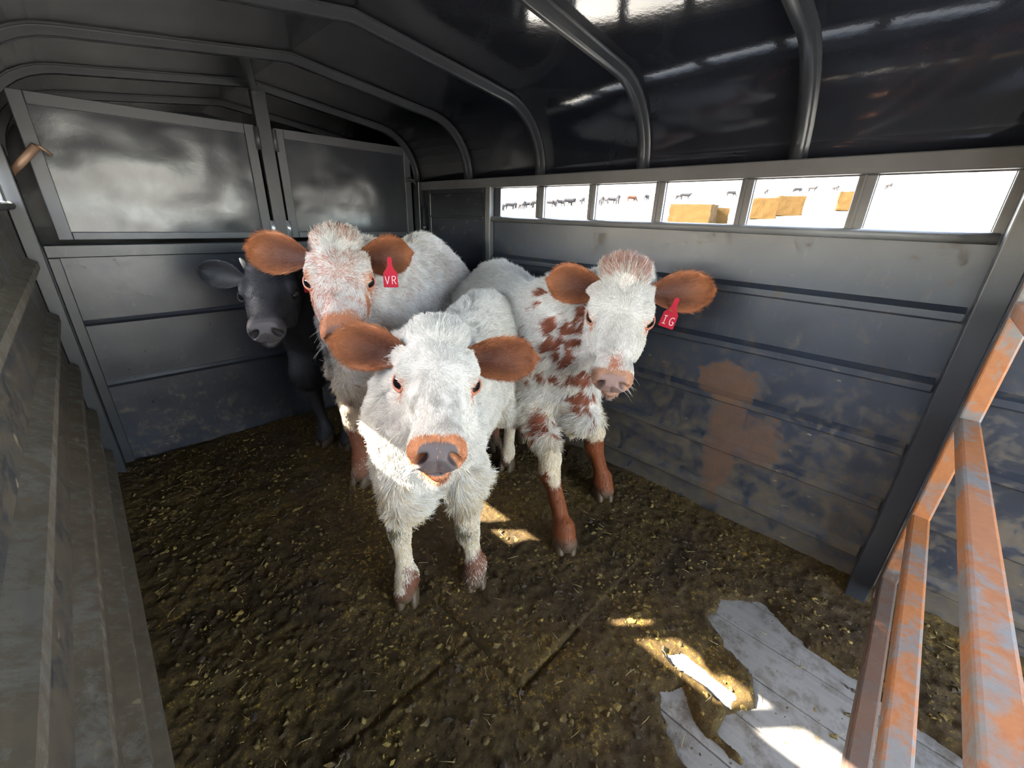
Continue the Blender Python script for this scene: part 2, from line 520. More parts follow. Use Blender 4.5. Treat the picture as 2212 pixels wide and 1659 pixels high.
def loft_y(name, prof_in, prof_out, y0, y1, mat, ny=1, dent=0.0):
    m = MB(); bm = m.bm
    ys = [y0 + (y1 - y0) * k / ny for k in range(ny + 1)]
    gi = [[bm.verts.new((x, y, z)) for x, z in prof_in] for y in ys]
    go = [[bm.verts.new((x, y, z)) for x, z in prof_out] for y in ys]
    n = len(prof_in)
    for j in range(ny):
        for i in range(n - 1):
            bm.faces.new((gi[j][i], gi[j][i + 1], gi[j + 1][i + 1], gi[j + 1][i])).smooth = True
            bm.faces.new((go[j][i + 1], go[j][i], go[j + 1][i], go[j + 1][i + 1])).smooth = True
        for i in (0, n - 1):
            bm.faces.new((gi[j][i], gi[j + 1][i], go[j + 1][i], go[j][i]))
    for j, fl in ((0, 1), (ny, 0)):
        for i in range(n - 1):
            bm.faces.new((gi[j][i], gi[j][i + 1], go[j][i + 1], go[j][i]))
    return m.build(name, mat)
ceiling = loft_y('ceiling', roof_profile(0.0), roof_profile(0.012), YR, NOSE, M['paint_roof'], 1)
tag(ceiling, kind='structure')
BOWS = [3.22, 2.63, 2.08, 1.52, 0.963, 0.415, -0.14, -0.70, -1.25, -1.8]
for yb in BOWS:
    o = loft_y(trim_name(), roof_profile(-0.030), roof_profile(-0.002), yb - 0.016, yb + 0.016, M['tube'])
    trim_tag(o, {3.22: 'faint roof bow seen above the left partition door', 2.63: 'curved roof bow directly above the partition doors',
                 2.08: 'curved roof bow one bay before the partition', 1.52: 'curved roof bow landing between the first two right windows',
                 0.963: 'curved roof bow landing beside the third right window', 0.415: 'curved roof bow landing above the fifth right window'}.get(yb, 'dark roof bow over the open rear part of the trailer'),
             'roof bow', 'curved roof bows')
    # the flange of each bow against the roof sheet
    f = loft_y('flange', roof_profile(-0.006), roof_profile(-0.0005), yb - 0.027, yb + 0.027, M['tube'])
    f.parent = o
# slanting tie between two bows
m = MB(); m.bar((0.62, 2.09, 1.795), (0.80, 2.625, 1.80), 0.034, 0.022)
trim_tag(m.build(trim_name(), M['tube']), 'short flat tie between two roof bows above the centre post', 'tie')

# ---------------- front partition with two hatch doors
m = MB()
m.box(XL + 0.002, XR - 0.002, YB, YB + 0.01, -0.02, 1.05)
wb = tag(m.build('wall_back', M['paint_front']), kind='structure')
for z, h in ((0.748, 0.026), (0.448, 0.030)):
    m = MB(); y = YB
    m.prism([(0, h / 2), (0.012, h / 2), (0.018, 0), (0.012, -h / 2), (0, -h / 2)], lambda p, q, e: ((XL + 0.055, XR - 0.05)[e], y - p, z + q))
    m.build('rib', M['paint_front'], wb)
m = MB()
m.box(XL + 0.05, XR - 0.045, YB - 0.035, YB + 0.012, 1.035, 1.088, 0.004)
m.box(XL + 0.05, XL + 0.088, YB - 0.03, YB + 0.012, 0.0, 1.035, 0.003)
m.build('crossbar', M['tube'], wb)
m = MB(); m.box(0.782, 0.848, YB - 0.045, YB, 1.088, 1.80, 0.003)
trim_tag(m.build(trim_name(), M['tube']), 'upright centre post between the two partition doors', 'post')

def hatch(name, x0, x1, hinge_x, label):
    z0, z1 = 1.107, 1.645
    m = MB(); m.box(x0 + 0.03, x1 - 0.03, YB - 0.020, YB - 0.012, z0 + 0.03, z1 - 0.03)
    d = tag(m.build(name, M['door_paint']), label, 'hatch door', kind='structure')
    m = MB(); w = 0.046
    m.box(x0, x0 + w, YB - 0.034, YB - 0.004, z0, z1, 0.003)
    m.box(x1 - w, x1, YB - 0.034, YB - 0.004, z0, z1, 0.003)
    m.box(x0 + w, x1 - w, YB - 0.034, YB - 0.004, z0, z0 + w * 0.7, 0.003)
    m.box(x0 + w, x1 - w, YB - 0.034, YB - 0.004, z1 - w, z1, 0.003)
    m.build('door_frame', M['door_frame'], d)
    for zc, ln, mt in ((1.155, 0.085, 'steel'), (1.585, 0.10, 'door_frame')):
        m = MB(); m.tube([(hinge_x, YB - 0.045, zc - ln / 2), (hinge_x, YB - 0.045, zc + ln / 2)], 0.011)
        m.box(hinge_x - 0.012, hinge_x + 0.012, YB - 0.046, YB - 0.03, zc - ln / 2, zc + ln / 2, 0.002)
        m.build('hinge', M[mt], d)
    return d
dl = hatch('door_1', -0.056, 0.770, 0.776, 'large left hatch door with pale blotchy reflections in the upper partition')  # pale blotches are reflections broken up by the wavy enamel bump
dr = hatch('door_2', 0.860, 1.668, 0.856, 'right hatch door of the upper partition beside the centre post')
# bent rod latches
m = MB(); m.tube([(-0.125, 2.60, 1.345), (-0.085, 2.58, 1.385), (-0.022, 2.555, 1.452)], 0.014); m.tube([(-0.022, 2.555, 1.452), (-0.012, 2.55, 1.449), (0.012, 2.57, 1.425)], 0.005)
tag(m.build('latch_rod', M['rod']), 'bent rusty latch rod at the left edge of the large hatch door', 'latch')
m = MB(); m.tube([(1.62, 2.60, 1.455), (1.66, 2.59, 1.46), (1.70, 2.58, 1.39)], 0.008); m.tube([(1.64, 2.59, 1.47), (1.66, 2.59, 1.445)], 0.009)
tag(m.build('latch_rod', M['tube']), 'dark bent latch rod at the right edge of the right hatch door', 'latch')
# closed nose behind the partition
m = MB(); m.box(XL, XR, NOSE - 0.02, NOSE, -0.05, 1.85)
tag(m.build('wall_nose', M['paint']), kind='structure')

# ---------------- hinge post and centre gate
m = MB(); m.box(1.632, 1.70, -0.165, -0.105, 0.0, 1.60, 0.004); m.box(1.66, XR - 0.001, -0.155, -0.115, 0.02, 1.50)
trim_tag(m.build(trim_name(), M['tube']), 'dark square gate post standing against the right wall', 'post')
gate = empty('gate', (1.60, -0.19, 0.0))
tag(gate, 'rusty tube gate with horizontal rails beside the right wall', 'gate')
GY = -0.188
m = MB(); m.box(1.588, 1.630, GY - 0.021, GY + 0.021, 0.10, 1.50, 0.005)
m.build('hinge_stile', M['rust'], gate, origin=None).matrix_parent_inverse = Matrix.Translation((-1.60, 0.19, 0))
for z in (1.075, 0.757, 0.428, 0.172):
    m = MB(); m.box(-0.09, 1.590, GY - 0.021, GY + 0.021, z - 0.021, z + 0.021, 0.006)
    m.build('rail', M['rust'], gate).matrix_parent_inverse = Matrix.Translation((-1.60, 0.19, 0))
m = MB(); m.box(-0.132, -0.09, GY - 0.021, GY + 0.021, 0.10, 1.50, 0.005)
m.build('latch_stile', M['rust'], gate).matrix_parent_inverse = Matrix.Translation((-1.60, 0.19, 0))

# ---------------- floor: plank deck, rubber mats and trampled manure on top
m = MB()
pw = 0.14; x = XL
while x < XR - 0.01:
    m.box(x + 0.002, min(x + pw, XR) - 0.002, YR, NOSE, -0.04, 0.0, 0.002); x += pw
tag(m.build('floor', M['plank']), kind='structure')
m = MB(); m.box(XL, XR, YR, NOSE, -0.06, -0.03)
tag(m.build('floor_underside', M['paint']), kind='structure')


def inpoly(px, py, poly):
    c = np.zeros(px.shape, bool); n = len(poly)
    for i in range(n):
        x0, y0 = poly[i]; x1, y1 = poly[(i + 1) % n]
        if y0 == y1: continue
        t = ((y0 > py) != (y1 > py)) & (px < (x1 - x0) * (py - y0) / (y1 - y0) + x0)
        c ^= t
    return c
def polydist(px, py, poly):
    d = np.full(px.shape, 9.0); n = len(poly)
    for i in range(n):
        x0, y0 = poly[i]; x1, y1 = poly[(i + 1) % n]
        dx, dy = x1 - x0, y1 - y0
        t = np.clip(((px - x0) * dx + (py - y0) * dy) / (dx * dx + dy * dy + 1e-9), 0, 1)
        d = np.minimum(d, np.hypot(px - x0 - t * dx, py - y0 - t * dy))
    return np.where(inpoly(px, py, poly), -d, d)

def manure_height(gx, gy):
    P = np.stack([gx.ravel(), gy.ravel(), np.zeros(gx.size)], 1)
    h = 0.020 + 0.018 * (fbm(P, 3.0, 11, 3).reshape(gx.shape) - 0.5) + 0.014 * (fbm(P, 15, 21, 4).reshape(gx.shape) - 0.5) + 0.012 * (fbm(P, 44, 31, 2).reshape(gx.shape) - 0.5)
    # edges of the rubber mats show through as steps
    q = (gx - 0.576); r = (gy - 0.49)
    mat1 = np.maximum(np.maximum(-q, -r), 0)
    h += 0.010 * np.clip(1 - mat1 / 0.004, 0, 1) * ((gx < 1.25) & (gy < 1.4))
    g2 = np.exp(-((q + 0.006) / 0.008) ** 2) * (r > -0.02) * (r < 0.40) + np.exp(-((r + 0.006) / 0.008) ** 2) * (q > -0.02) * (q < 0.26) + 0.7 * np.exp(-((gy - 0.697) / 0.008) ** 2) * (q > -0.45) * (q < -0.01)
    h -= 0.017 * g2
    # bare planks
    bare1 = [(1.32, 0.22), (1.39, 0.08), (1.37, 0.02), (1.32, -0.06), (1.31, -0.13), (1.32, -0.21), (1.25, -0.5), (1.0, -0.6), (0.75, -0.3), (0.85, -0.02), (0.88, 0.04), (0.93, 0.04), (1.01, -0.01), (1.09, 0.03), (1.13, 0.13), (1.21, 0.19)]
    bare2 = [(0.86, 0.24), (0.92, 0.17), (0.87, 0.13), (0.83, 0.07), (0.85, -0.02), (0.79, -0.2), (0.70, -0.3), (0.74, 0.03), (0.78, 0.14)]
    bare3 = [(0.97, 0.23), (1.005, 0.20), (1.005, 0.06), (0.965, 0.06)]
    wob = 0.075 * (fbm(P, 10, 41, 5).reshape(gx.shape) - 0.5)
    d = np.minimum(np.minimum(polydist(gx, gy, bare1), polydist(gx, gy, bare2)), polydist(gx, gy, bare3)) + wob
    k = np.clip(d / 0.022, -1, 1)
    h = np.where(k < 0, -0.012 + 0.008 * k, h * np.clip(k, 0, 1) ** 0.6 - 0.002 * (1 - np.clip(k, 0, 1)))
    # thicker along both walls
    h += 0.03 * np.exp(-(XR - gx) / 0.08) + 0.02 * np.exp(-(gx - XL) / 0.06)
    return h
gxs = np.linspace(XL + 0.003, XR - 0.003, 380); gys = np.linspace(-1.2, YB - 0.01, 780)
GX, GY_ = np.meshgrid(gxs, gys)
HZ = manure_height(GX, GY_)
V = np.stack([GX.ravel(), GY_.ravel(), HZ.ravel()], 1)
ii, jj = np.meshgrid(np.arange(779), np.arange(379), indexing='ij')
b0 = (ii * 380 + jj).ravel()
F = np.stack([b0, b0 + 1, b0 + 381, b0 + 380], 1)
man = mesh_np('manure', V, F, M['manure'])
tag(man, 'trampled brown manure bedding caked over the trailer floor', 'manure', kind='stuff')
def hz(x, y): return float(manure_height(np.array([[x]]), np.array([[y]]))[0, 0])

# loose clods and straw
cl = MB()
ico = bmesh.new(); bmesh.ops.create_icosphere(ico, subdivisions=1, radius=1.0)
iv = np.array([v.co[:] for v in ico.verts]); iff = [[v.index for v in f.verts] for f in ico.faces]; ico.free()
cv, cf = [], []; nb = 0
N = 13000
xs = rng.uniform(XL + 0.05, XR - 0.05, N); ys = rng.uniform(-0.6, YB - 0.05, N)
hs = manure_height(xs[None, :], ys[None, :])[0]
for k in range(N):
    if hs[k] < 0.002 and rng.random() > 0.06: continue
    s = 0.0018 + 0.0075 * rng.random() ** 4
    v = iv * (s * rng.uniform(0.6, 1.4, 3)) * (1 + 0.35 * rng.standard_normal((len(iv), 1)))
    a = rng.uniform(0, 6.28); ca, sa = math.cos(a), math.sin(a)
    v = np.stack([v[:, 0] * ca - v[:, 1] * sa + xs[k], v[:, 0] * sa + v[:, 1] * ca + ys[k], v[:, 2] * 0.7 + max(hs[k], 0) + s * 0.2], 1)
    cv.append(v); cf.extend([[i + nb for i in f] for f in iff]); nb += len(iv)
tag(mesh_np('manure_clods', np.concatenate(cv), cf, M['clod'], smooth=False), 'loose crumbs of dry manure on the trailer floor', 'manure', kind='stuff')
st = MB()
for k in range(420):
    x = rng.uniform(XL + 0.06, XR - 0.06); y = rng.uniform(-0.5, YB - 0.1)
    a = rng.uniform(0, 6.28); L = rng.uniform(0.010, 0.042); w = rng.uniform(0.0004, 0.0010)
    z = max(hz(x, y), 0) + 0.006
    dx, dy = math.cos(a) * L / 2, math.sin(a) * L / 2; b = rng.uniform(-0.004, 0.004)
    st.tube([(x - dx, y - dy, z + b), (x + b, y - b, z + 0.001), (x + dx, y + dy, z - b)], w, 4)
tag(st.build('straw', M['straw']), 'short pieces of straw scattered over the manure', 'straw', kind='stuff')

# ================================================================== smooth bodies: signed fields and surface nets
class Field:
    def __init__(self, lo, hi, res):
        self.lo = np.array(lo, np.float32); self.res = res
        self.n = np.ceil((np.array(hi) - self.lo) / res).astype(int) + 1
        self.D = np.full(self.n, 0.25, np.float32)
        self.ax = [self.lo[i] + res * np.arange(self.n[i], dtype=np.float32) for i in range(3)]

    def sl(self, lo, hi):
        a = np.clip(np.floor((np.array(lo) - self.lo) / self.res).astype(int), 0, self.n)
        b = np.clip(np.ceil((np.array(hi) - self.lo) / self.res).astype(int) + 1, 0, self.n)
        s = tuple(slice(a[i], b[i]) for i in range(3))
        return s, self.ax[0][s[0]][:, None, None], self.ax[1][s[1]][None, :, None], self.ax[2][s[2]][None, None, :]

    def comb(self, s, d, k, op='u'):
        A = self.D[s]
        if A.size == 0: return
        if op == 'u':
            h = np.maximum(k - np.abs(A - d), 0) / k
            self.D[s] = np.minimum(A, d) - h * h * k * 0.25
        else:                                   # smooth subtraction
            d = -d
            h = np.maximum(k - np.abs(A - d), 0) / k
            self.D[s] = np.maximum(A, d) + h * h * k * 0.25

    def cap(self, a, b, ra, rb, k=0.03, op='u'):
        """round cone from a to b"""
        a = np.array(a, np.float32); b = np.array(b, np.float32); R = max(ra, rb) + k + 0.03
        s, X, Y, Z = self.sl(np.minimum(a, b) - R, np.maximum(a, b) + R)
        ab = b - a; L2 = float(ab @ ab) + 1e-9
        t = np.clip(((X - a[0]) * ab[0] + (Y - a[1]) * ab[1] + (Z - a[2]) * ab[2]) / L2, 0, 1)
        d = np.sqrt((X - a[0] - t * ab[0]) ** 2 + (Y - a[1] - t * ab[1]) ** 2 + (Z - a[2] - t * ab[2]) ** 2) - (ra + (rb - ra) * t)
        self.comb(s, d, k, op)

    def ell(self, c, axes, r, k=0.03, op='u'):
        """ellipsoid: axes rows are unit vectors, r radii"""
        c = np.array(c, np.float32); axes = np.array(axes, np.float32); r = np.array(r, np.float32)
        ext = np.sqrt(((axes * r[:, None]) ** 2).sum(0)) + k + 0.02
        s, X, Y, Z = self.sl(c - ext, c + ext)
        q = [((X - c[0]) * axes[i, 0] + (Y - c[1]) * axes[i, 1] + (Z - c[2]) * axes[i, 2]) for i in range(3)]
        k0 = np.sqrt(sum((q[i] / r[i]) ** 2 for i in range(3))); k1 = np.sqrt(sum((q[i] / r[i] ** 2) ** 2 for i in range(3))) + 1e-6
        self.comb(s, k0 * (k0 - 1) / k1, k, op)

    def loft(self, O, U, Vv, Wv, us, hw, top, bot, k=0.04, p=2.0):
        """body along U from O: half widths hw, top and bottom heights along W at stations us"""
        us = np.array(us, np.float32); hw = np.array(hw, np.float32); top = np.array(top, np.float32); bot = np.array(bot, np.float32)
        O = np.array(O, np.float32); U, Vv, Wv = (np.array(v, np.float32) for v in (U, Vv, Wv))
        corners = np.array([O + U * u + Vv * sv * hw.max() + Wv * w for u in (us[0], us[-1]) for sv in (-1, 1) for w in (top.max(), bot.min())])
        s, X, Y, Z = self.sl(corners.min(0) - k - 0.04, corners.max(0) + k + 0.04)
        dx, dy, dz = X - O[0], Y - O[1], Z - O[2]
        u = dx * U[0] + dy * U[1] + dz * U[2]; v = dx * Vv[0] + dy * Vv[1] + dz * Vv[2]; w = dx * Wv[0] + dy * Wv[1] + dz * Wv[2]
        uc = np.clip(u, us[0], us[-1])
        # smooth (cubic) interpolation of the stations
        fine = np.linspace(us[0], us[-1], 160).astype(np.float32)
        def cub(y):
            m = np.gradient(y, us)
            i = np.clip(np.searchsorted(us, fine) - 1, 0, len(us) - 2); h = us[i + 1] - us[i]; t = (fine - us[i]) / h
            return ((2 * t**3 - 3 * t**2 + 1) * y[i] + (t**3 - 2 * t**2 + t) * h * m[i] + (-2 * t**3 + 3 * t**2) * y[i + 1] + (t**3 - t**2) * h * m[i + 1]).astype(np.float32)
        f = (uc - us[0]) / (us[-1] - us[0]) * 159
        i0 = np.clip(f.astype(np.int32), 0, 158); fr = f - i0
        def at_(y):
            y = cub(y); return y[i0] * (1 - fr) + y[i0 + 1] * fr
        a = np.maximum(at_(hw), 0.008); tt = at_(top); bb = at_(bot)
        b = np.maximum((tt - bb) * 0.5, 0.008); c = (tt + bb) * 0.5
        rho = ((np.abs(v) / a) ** p + (np.abs(w - c) / b) ** p) ** (1 / p)
        d = (rho - 1) * np.minimum(a, b)
        du = np.abs(u - uc)
        d = np.where(du > 0, np.sqrt(np.maximum(d, 0) ** 2 + du ** 2) + np.minimum(d, 0) * (du <= 0), d)
        self.comb(s, d, k)

    def mesh(self):
        D = self.D; S = D < 0
        n = np.array(D.shape)
        cnt = np.zeros(n - 1, np.int8)
        for i in (0, 1):
            for j in (0, 1):
                for k in (0, 1):
                    cnt += S[i:n[0] - 1 + i, j:n[1] - 1 + j, k:n[2] - 1 + k]
        act = np.argwhere((cnt > 0) & (cnt < 8))
        idx = np.full(n - 1, -1, np.int32); idx[act[:, 0], act[:, 1], act[:, 2]] = np.arange(len(act))
        acc = np.zeros((len(act), 3), np.float32); num = np.zeros(len(act), np.float32)
        cs = [(i, j, k) for i in (0, 1) for j in (0, 1) for k in (0, 1)]
        val = {c: D[act[:, 0] + c[0], act[:, 1] + c[1], act[:, 2] + c[2]] for c in cs}
        for c in cs:
            for axis in range(3):
                if c[axis] == 1: continue
                e = list(c); e[axis] = 1; e = tuple(e)
                a, b = val[c], val[e]; x = (a < 0) != (b < 0)
                t = np.where(x, a / np.where(x, a - b, 1), 0)
                p = np.array(c, np.float32)[None].repeat(len(act), 0); p[:, axis] += t
                acc[x] += p[x]; num += x
        V = (act + acc / num[:, None]) * self.res + self.lo
        Q = []
        for axis in range(3):
            o1, o2 = [(1, 2), (2, 0), (0, 1)][axis]
            sl0 = [slice(1, -1)] * 3; sl0[axis] = slice(0, -1); sl1 = list(sl0); sl1[axis] = slice(1, None)
            a = S[tuple(sl0)]; b = S[tuple(sl1)]
            for flip in (False, True):
                e = np.argwhere((a & ~b) if not flip else (~a & b))
                base = e + 1; base[:, axis] -= 1
                def q(d1, d2):
                    c = base.copy(); c[:, o1] += d1; c[:, o2] += d2
                    return idx[c[:, 0], c[:, 1], c[:, 2]]
                quad = np.stack([q(-1, -1), q(0, -1), q(0, 0), q(-1, 0)], 1)
                Q.append(quad[:, ::-1] if flip else quad)
        Q = np.concatenate(Q); Q = Q[(Q >= 0).all(1)]
        return V.astype(np.float64), Q


def relax(V, Q, it=2, lam=0.5):
    e = np.concatenate([Q[:, [0, 1]], Q[:, [1, 2]], Q[:, [2, 3]], Q[:, [3, 0]]])
    for _ in range(it):
        s = np.zeros_like(V); c = np.zeros(len(V))
        for a, b in ((0, 1), (1, 0)):
            for k in range(3): s[:, k] += np.bincount(e[:, a], V[e[:, b], k], len(V))
            c += np.bincount(e[:, a], None, len(V))
        V = V * (1 - lam) + lam * s / np.maximum(c, 1)[:, None]
    return V


def nrm(v): v = np.asarray(v, float); return v / (np.linalg.norm(v) + 1e-12)
def lerp(a, b, t): return a + (b - a) * t
def sstep(a, b, x): t = np.clip((x - a) / (b - a), 0, 1); return t * t * (3 - 2 * t)


def hair_object(name, pts, rad, col, mat, parent):
    """pts (N,K,3) strand points, rad (K,), col (N,3)"""
    N_, K = pts.shape[:2]
    hc = bpy.data.hair_curves.new(name)
    hc.add_curves([K] * N_)
    hc.attributes['position'].data.foreach_set('vector', pts.astype(np.float32).ravel())
    ra = hc.attributes.get('radius') or hc.attributes.new('radius', 'FLOAT', 'POINT')
    ra.data.foreach_set('value', np.tile(np.asarray(rad, np.float32), N_))
    ca = hc.attributes.new('col', 'FLOAT_COLOR', 'CURVE')
    c4 = np.ones((N_, 4), np.float32); c4[:, :3] = col
    ca.data.foreach_set('color', c4.ravel())
    hc.materials.append(mat)
    o = bpy.data.objects.new(name, hc); COL.objects.link(o); o.parent = parent
    return o


def scatter(V, Q, n, wfun=None):
    T = np.concatenate([Q[:, [0, 1, 2]], Q[:, [0, 2, 3]]])
    a, b, c = V[T[:, 0]], V[T[:, 1]], V[T[:, 2]]
    cr = np.cross(b - a, c - a); ar = np.linalg.norm(cr, axis=1)
    w = ar.copy()
    if wfun is not None: w = w * wfun((a + b + c) / 3)
    k = rng.choice(len(T), n, p=w / w.sum())
    u, v = rng.random(n), rng.random(n); f = u + v > 1; u[f] = 1 - u[f]; v[f] = 1 - v[f]
    p = a[k] + (b[k] - a[k]) * u[:, None] + (c[k] - a[k]) * v[:, None]
    # interpolated vertex normals
    VN = np.zeros_like(V)
    for i in range(3):
        for ax in range(3): VN[:, ax] += np.bincount(T[:, i], cr[:, ax], len(V))
    VN /= np.linalg.norm(VN, axis=1)[:, None] + 1e-12
    nn = VN[T[k, 0]] * (1 - u - v)[:, None] + VN[T[k, 1]] * u[:, None] + VN[T[k, 2]] * v[:, None]
    return p, nn / (np.linalg.norm(nn, axis=1)[:, None] + 1e-12)


def strands(p, nn, comb, length, lift, curl, K=5, seed=0, clump=0.5):
    """grow fur: comb (N,3) lying direction, length (N,), lift 0..1 away from the skin"""
    t = comb - nn * (comb * nn).sum(1)[:, None]
    t /= np.linalg.norm(t, axis=1)[:, None] + 1e-9
    wob = np.stack([vnoise(p, 34, seed + i) + 0.6 * vnoise(p, 85, seed + 3 + i) - 0.8 for i in range(3)], 1)
    jit = rng.standard_normal(p.shape) * 0.16
    d = t + nn * lift[:, None] + wob * curl[:, None] * 2.2 + jit
    ndot = (d * nn).sum(1)
    d += nn * np.maximum(0.10 - ndot, 0)[:, None]
    d /= np.linalg.norm(d, axis=1)[:, None]
    s = np.linspace(0, 1, K)
    L = length * rng.uniform(0.6, 1.15, len(p))
    bend = np.cross(nn, d) * (rng.standard_normal(len(p)) * 0.25)[:, None] * 1.0 - nn * 0.30
    pts = p[:, None, :] + d[:, None, :] * (L[:, None] * s)[:, :, None] + bend[:, None, :] * (L[:, None] * s ** 2)[:, :, None] * 0.6
    return pts


class Calf:
    def __init__(self, name, label, cat, P, N, lat, C0, R0, W, FL, FR, RL, RR, style, hs=1.0, wd=1.0, belly=0.0, toe=None, res=0.0048, knee_fwd=0.02, nhair=150000, lift_leg=None, tuckL=0):
        self.style = style
        P, N = np.array(P), np.array(N)
        eu = nrm(N - P); ev = nrm(np.array(lat) - eu * (np.array(lat) @ eu)); ew = np.cross(ev, eu)
        if ew[2] < 0: ew = -ew
        self.P, self.eu, self.ev, self.ew, self.L = P, eu, ev, ew, np.linalg.norm(N - P)
        L = self.L; S = L / 0.42 * hs
        self.S = S
        H = lambda u, v, w: P + eu * u * L + ev * v * S + ew * w * S
        self.H = H
        C0 = np.array([*C0, 0.0]); R0 = np.array([*R0, 0.0])
        ub = nrm(R0 - C0); vb = np.array([-ub[1], ub[0], 0.0]); TL = np.linalg.norm(R0 - C0)
        wb_ = np.array([0, 0, 1.0])
        # make vb point to the animal's own side that has the larger image x (camera right)
        if vb @ RM[:, 0] < 0: vb = -vb
        self.ub, self.vb, self.C0, self.TL, self.W = ub, vb, C0, TL, W
        B = lambda t, v, z: C0 + ub * t * TL + vb * v * W + wb_ * z * W
        self.B = B
        allp = np.array([P, N, C0, R0, B(0, 0, 1.05), B(1, 0, 1.05), H(0, 0.2, 0.1), H(0, -0.2, 0.1), B(0.5, 0.26, 0.5), B(0.5, -0.26, 0.5), B(1.1, 0, 0), [*FL, 0], [*FR, 0], [*RL, 0], [*RR, 0]])
        lo = allp.min(0) - 0.17; hi = allp.max(0) + 0.17; lo[2] = -0.02
        F_ = Field(lo, hi, res)
        # trunk
        ts = np.array([0, .06, .16, .30, .45, .60, .75, .88, .96, 1.0])
        F_.loft(C0, ub, vb, wb_, ts * TL,
                np.array([.035, .105, .150, .178, .192, .188, .168, .140, .100, .04]) * W * wd,
                np.array([.78, .87, .945, .950, .935, .950, .985, .985, .93, .86]) * W,
                (np.array([.64, .50, .435, .415, .405, .425, .475, .56, .66, .76]) + belly * np.array([0, .6, 1, 1, 1, 1, .6, .2, 0, 0])) * W, k=0.03, p=2.2)
        # neck
        n0u, n0l = B(.26, 0, .86), B(.10, 0, .66)
        n1u = P - ew * .085 * S - eu * .02 * L; n1l = P + eu * .20 * L - ew * .165 * S
        F_.cap(n0u, n1u, .115 * W, .080 * S, .06)
        F_.cap(lerp(n0u, n0l, .5), lerp(n1u, n1l, .45), .135 * W, .078 * S, .06)
        F_.cap(n0l, n1l, .125 * W, .062 * S, .06)
        # brisket
        F_.ell(B(.05, 0, .50), [ub, vb, wb_], [.10 * W, .075 * W, .11 * W], .06)
        # legs
        self.hoofs = []
        self.knees = []
        for (fx, fy), sv in ((FL, 1), (FR, -1)):
            foot = np.array([fx, fy, 0.0])
            sh = B(.17, sv * .115, .68); el = B(.20, sv * .125, .49)
            kn = lerp(el, foot + wb_ * 0.0, .46) ; kn = kn - ub * knee_fwd; kn[2] = .29 * W
            ft = foot + ub * .012; ft[2] = .105 * W
            F_.cap(sh, el, .085 * W, .072 * W, .06)
            F_.cap(el, kn + wb_ * .05 * W, .070 * W, .038 * W, .05)
            F_.cap(kn + wb_ * .035 * W, kn - wb_ * .03 * W, .041 * W, .036 * W, .025)
            F_.cap(kn, ft, .031 * W, .028 * W, .03)
            F_.cap(ft + wb_ * .012, ft - wb_ * .012, .037 * W, .038 * W, .02)
            pa = foot - ub * .012; pa[2] = .062 * W
            F_.cap(ft, pa, .034 * W, .038 * W, .02)
            self.hoofs.append((foot, nrm([*(toe or -ub[:2]), 0]))); self.knees.append(kn)
        for (fx, fy), sv in ((RL, 1), (RR, -1)):
            foot = np.array([fx, fy, 0.0])
            hp = B(.84, sv * .085, .78); stf = B(.73, sv * .135, .52)
            hk = foot + ub * .07 * W; hk[2] = .37 * W
            hk = hk + (B(.9, sv * .10, 0) - foot) * np.array([.35, .35, 0])
            ft = foot + ub * .02; ft[2] = .11 * W
            F_.cap(hp, stf, .135 * W, .095 * W, .06)
            F_.cap(B(.93, sv * .08, .72), lerp(stf, hk, .55), .095 * W, .050 * W, .06)
            F_.cap(stf, hk, .090 * W, .038 * W, .05)
            F_.cap(hk + wb_ * .02 * W, hk - wb_ * .03 * W, .039 * W, .034 * W, .02)
            F_.cap(hk, ft, .032 * W, .027 * W, .03)
            F_.cap(ft + wb_ * .012, ft - wb_ * .012, .033 * W, .033 * W, .02)
            pa = foot - ub * .008; pa[2] = .062 * W
            F_.cap(ft, pa, .028 * W, .032 * W, .02)
            self.hoofs.append((foot, -ub))
        # tail
        F_.cap(B(.985, 0, .93), B(1.05, .0, .86), .035 * W, .03 * W, .04)
        F_.cap(B(1.05, 0, .86), B(1.06, 0, .42), .026 * W, .018 * W, .02)
        # head
        us = np.array([-.14, -.05, .05, .16, .28, .40, .54, .68, .80, .90, .97, 1.02])
        F_.loft(P, eu, ev, ew, us * L,
                np.array([.064, .099, .109, .109, .105, .097, .079, .062, .055, .057, .054, .038]) * S,
                np.array([-.055, -.012, .014, .022, .022, .018, .010, .006, .006, .004, -.008, -.030]) * S,
                np.array([-.12, -.155, -.175, -.19, -.195, -.185, -.165, -.135, -.112, -.100, -.092, -.080]) * S, k=0.03, p=2.5)
        F_.ell(H(-.02, 0, .008), [eu, ev, ew], [.055 * S, .080 * S, .036 * S], .045)               # poll
        for sv in (1, -1):
            F_.ell(H(.33, sv * .088, -.018), [eu, ev, ew], [.050 * S, .020 * S, .022 * S], .022)     # brow
            F_.ell(H(.46, sv * .062, -.115), [eu, ev, ew], [.085 * S, .028 * S, .06 * S], .03)       # cheek
            F_.ell(H(.905, sv * .040, -.040), [eu, ev, ew], [.045 * S, .024 * S, .036 * S], .02)    # nostril wings
            F_.ell(H(.385, sv * .106, -.050), [eu, ev, ew], [.032 * S, .016 * S, .022 * S], .008, 's')  # eye socket
            nd = nrm(eu * .8 + ev * sv * .55 - ew * .1); na = nrm(ew * .75 - ev * sv * .5 + eu * .25); na = nrm(na - nd * (na @ nd))
            F_.ell(H(.995, sv * .040, -.040), [nd, na, np.cross(nd, na)], [.024 * S, .025 * S, .0125 * S], .007, 's')
        F_.ell(H(.90, 0, -.096), [eu, ev, ew], [.055 * S, .034 * S, .018 * S], .02)                # chin
        F_.ell(H(1.0, 0, -.080), [eu, ev, ew], [.045 * S, .050 * S, .0022 * S], .006, 's')         # mouth line
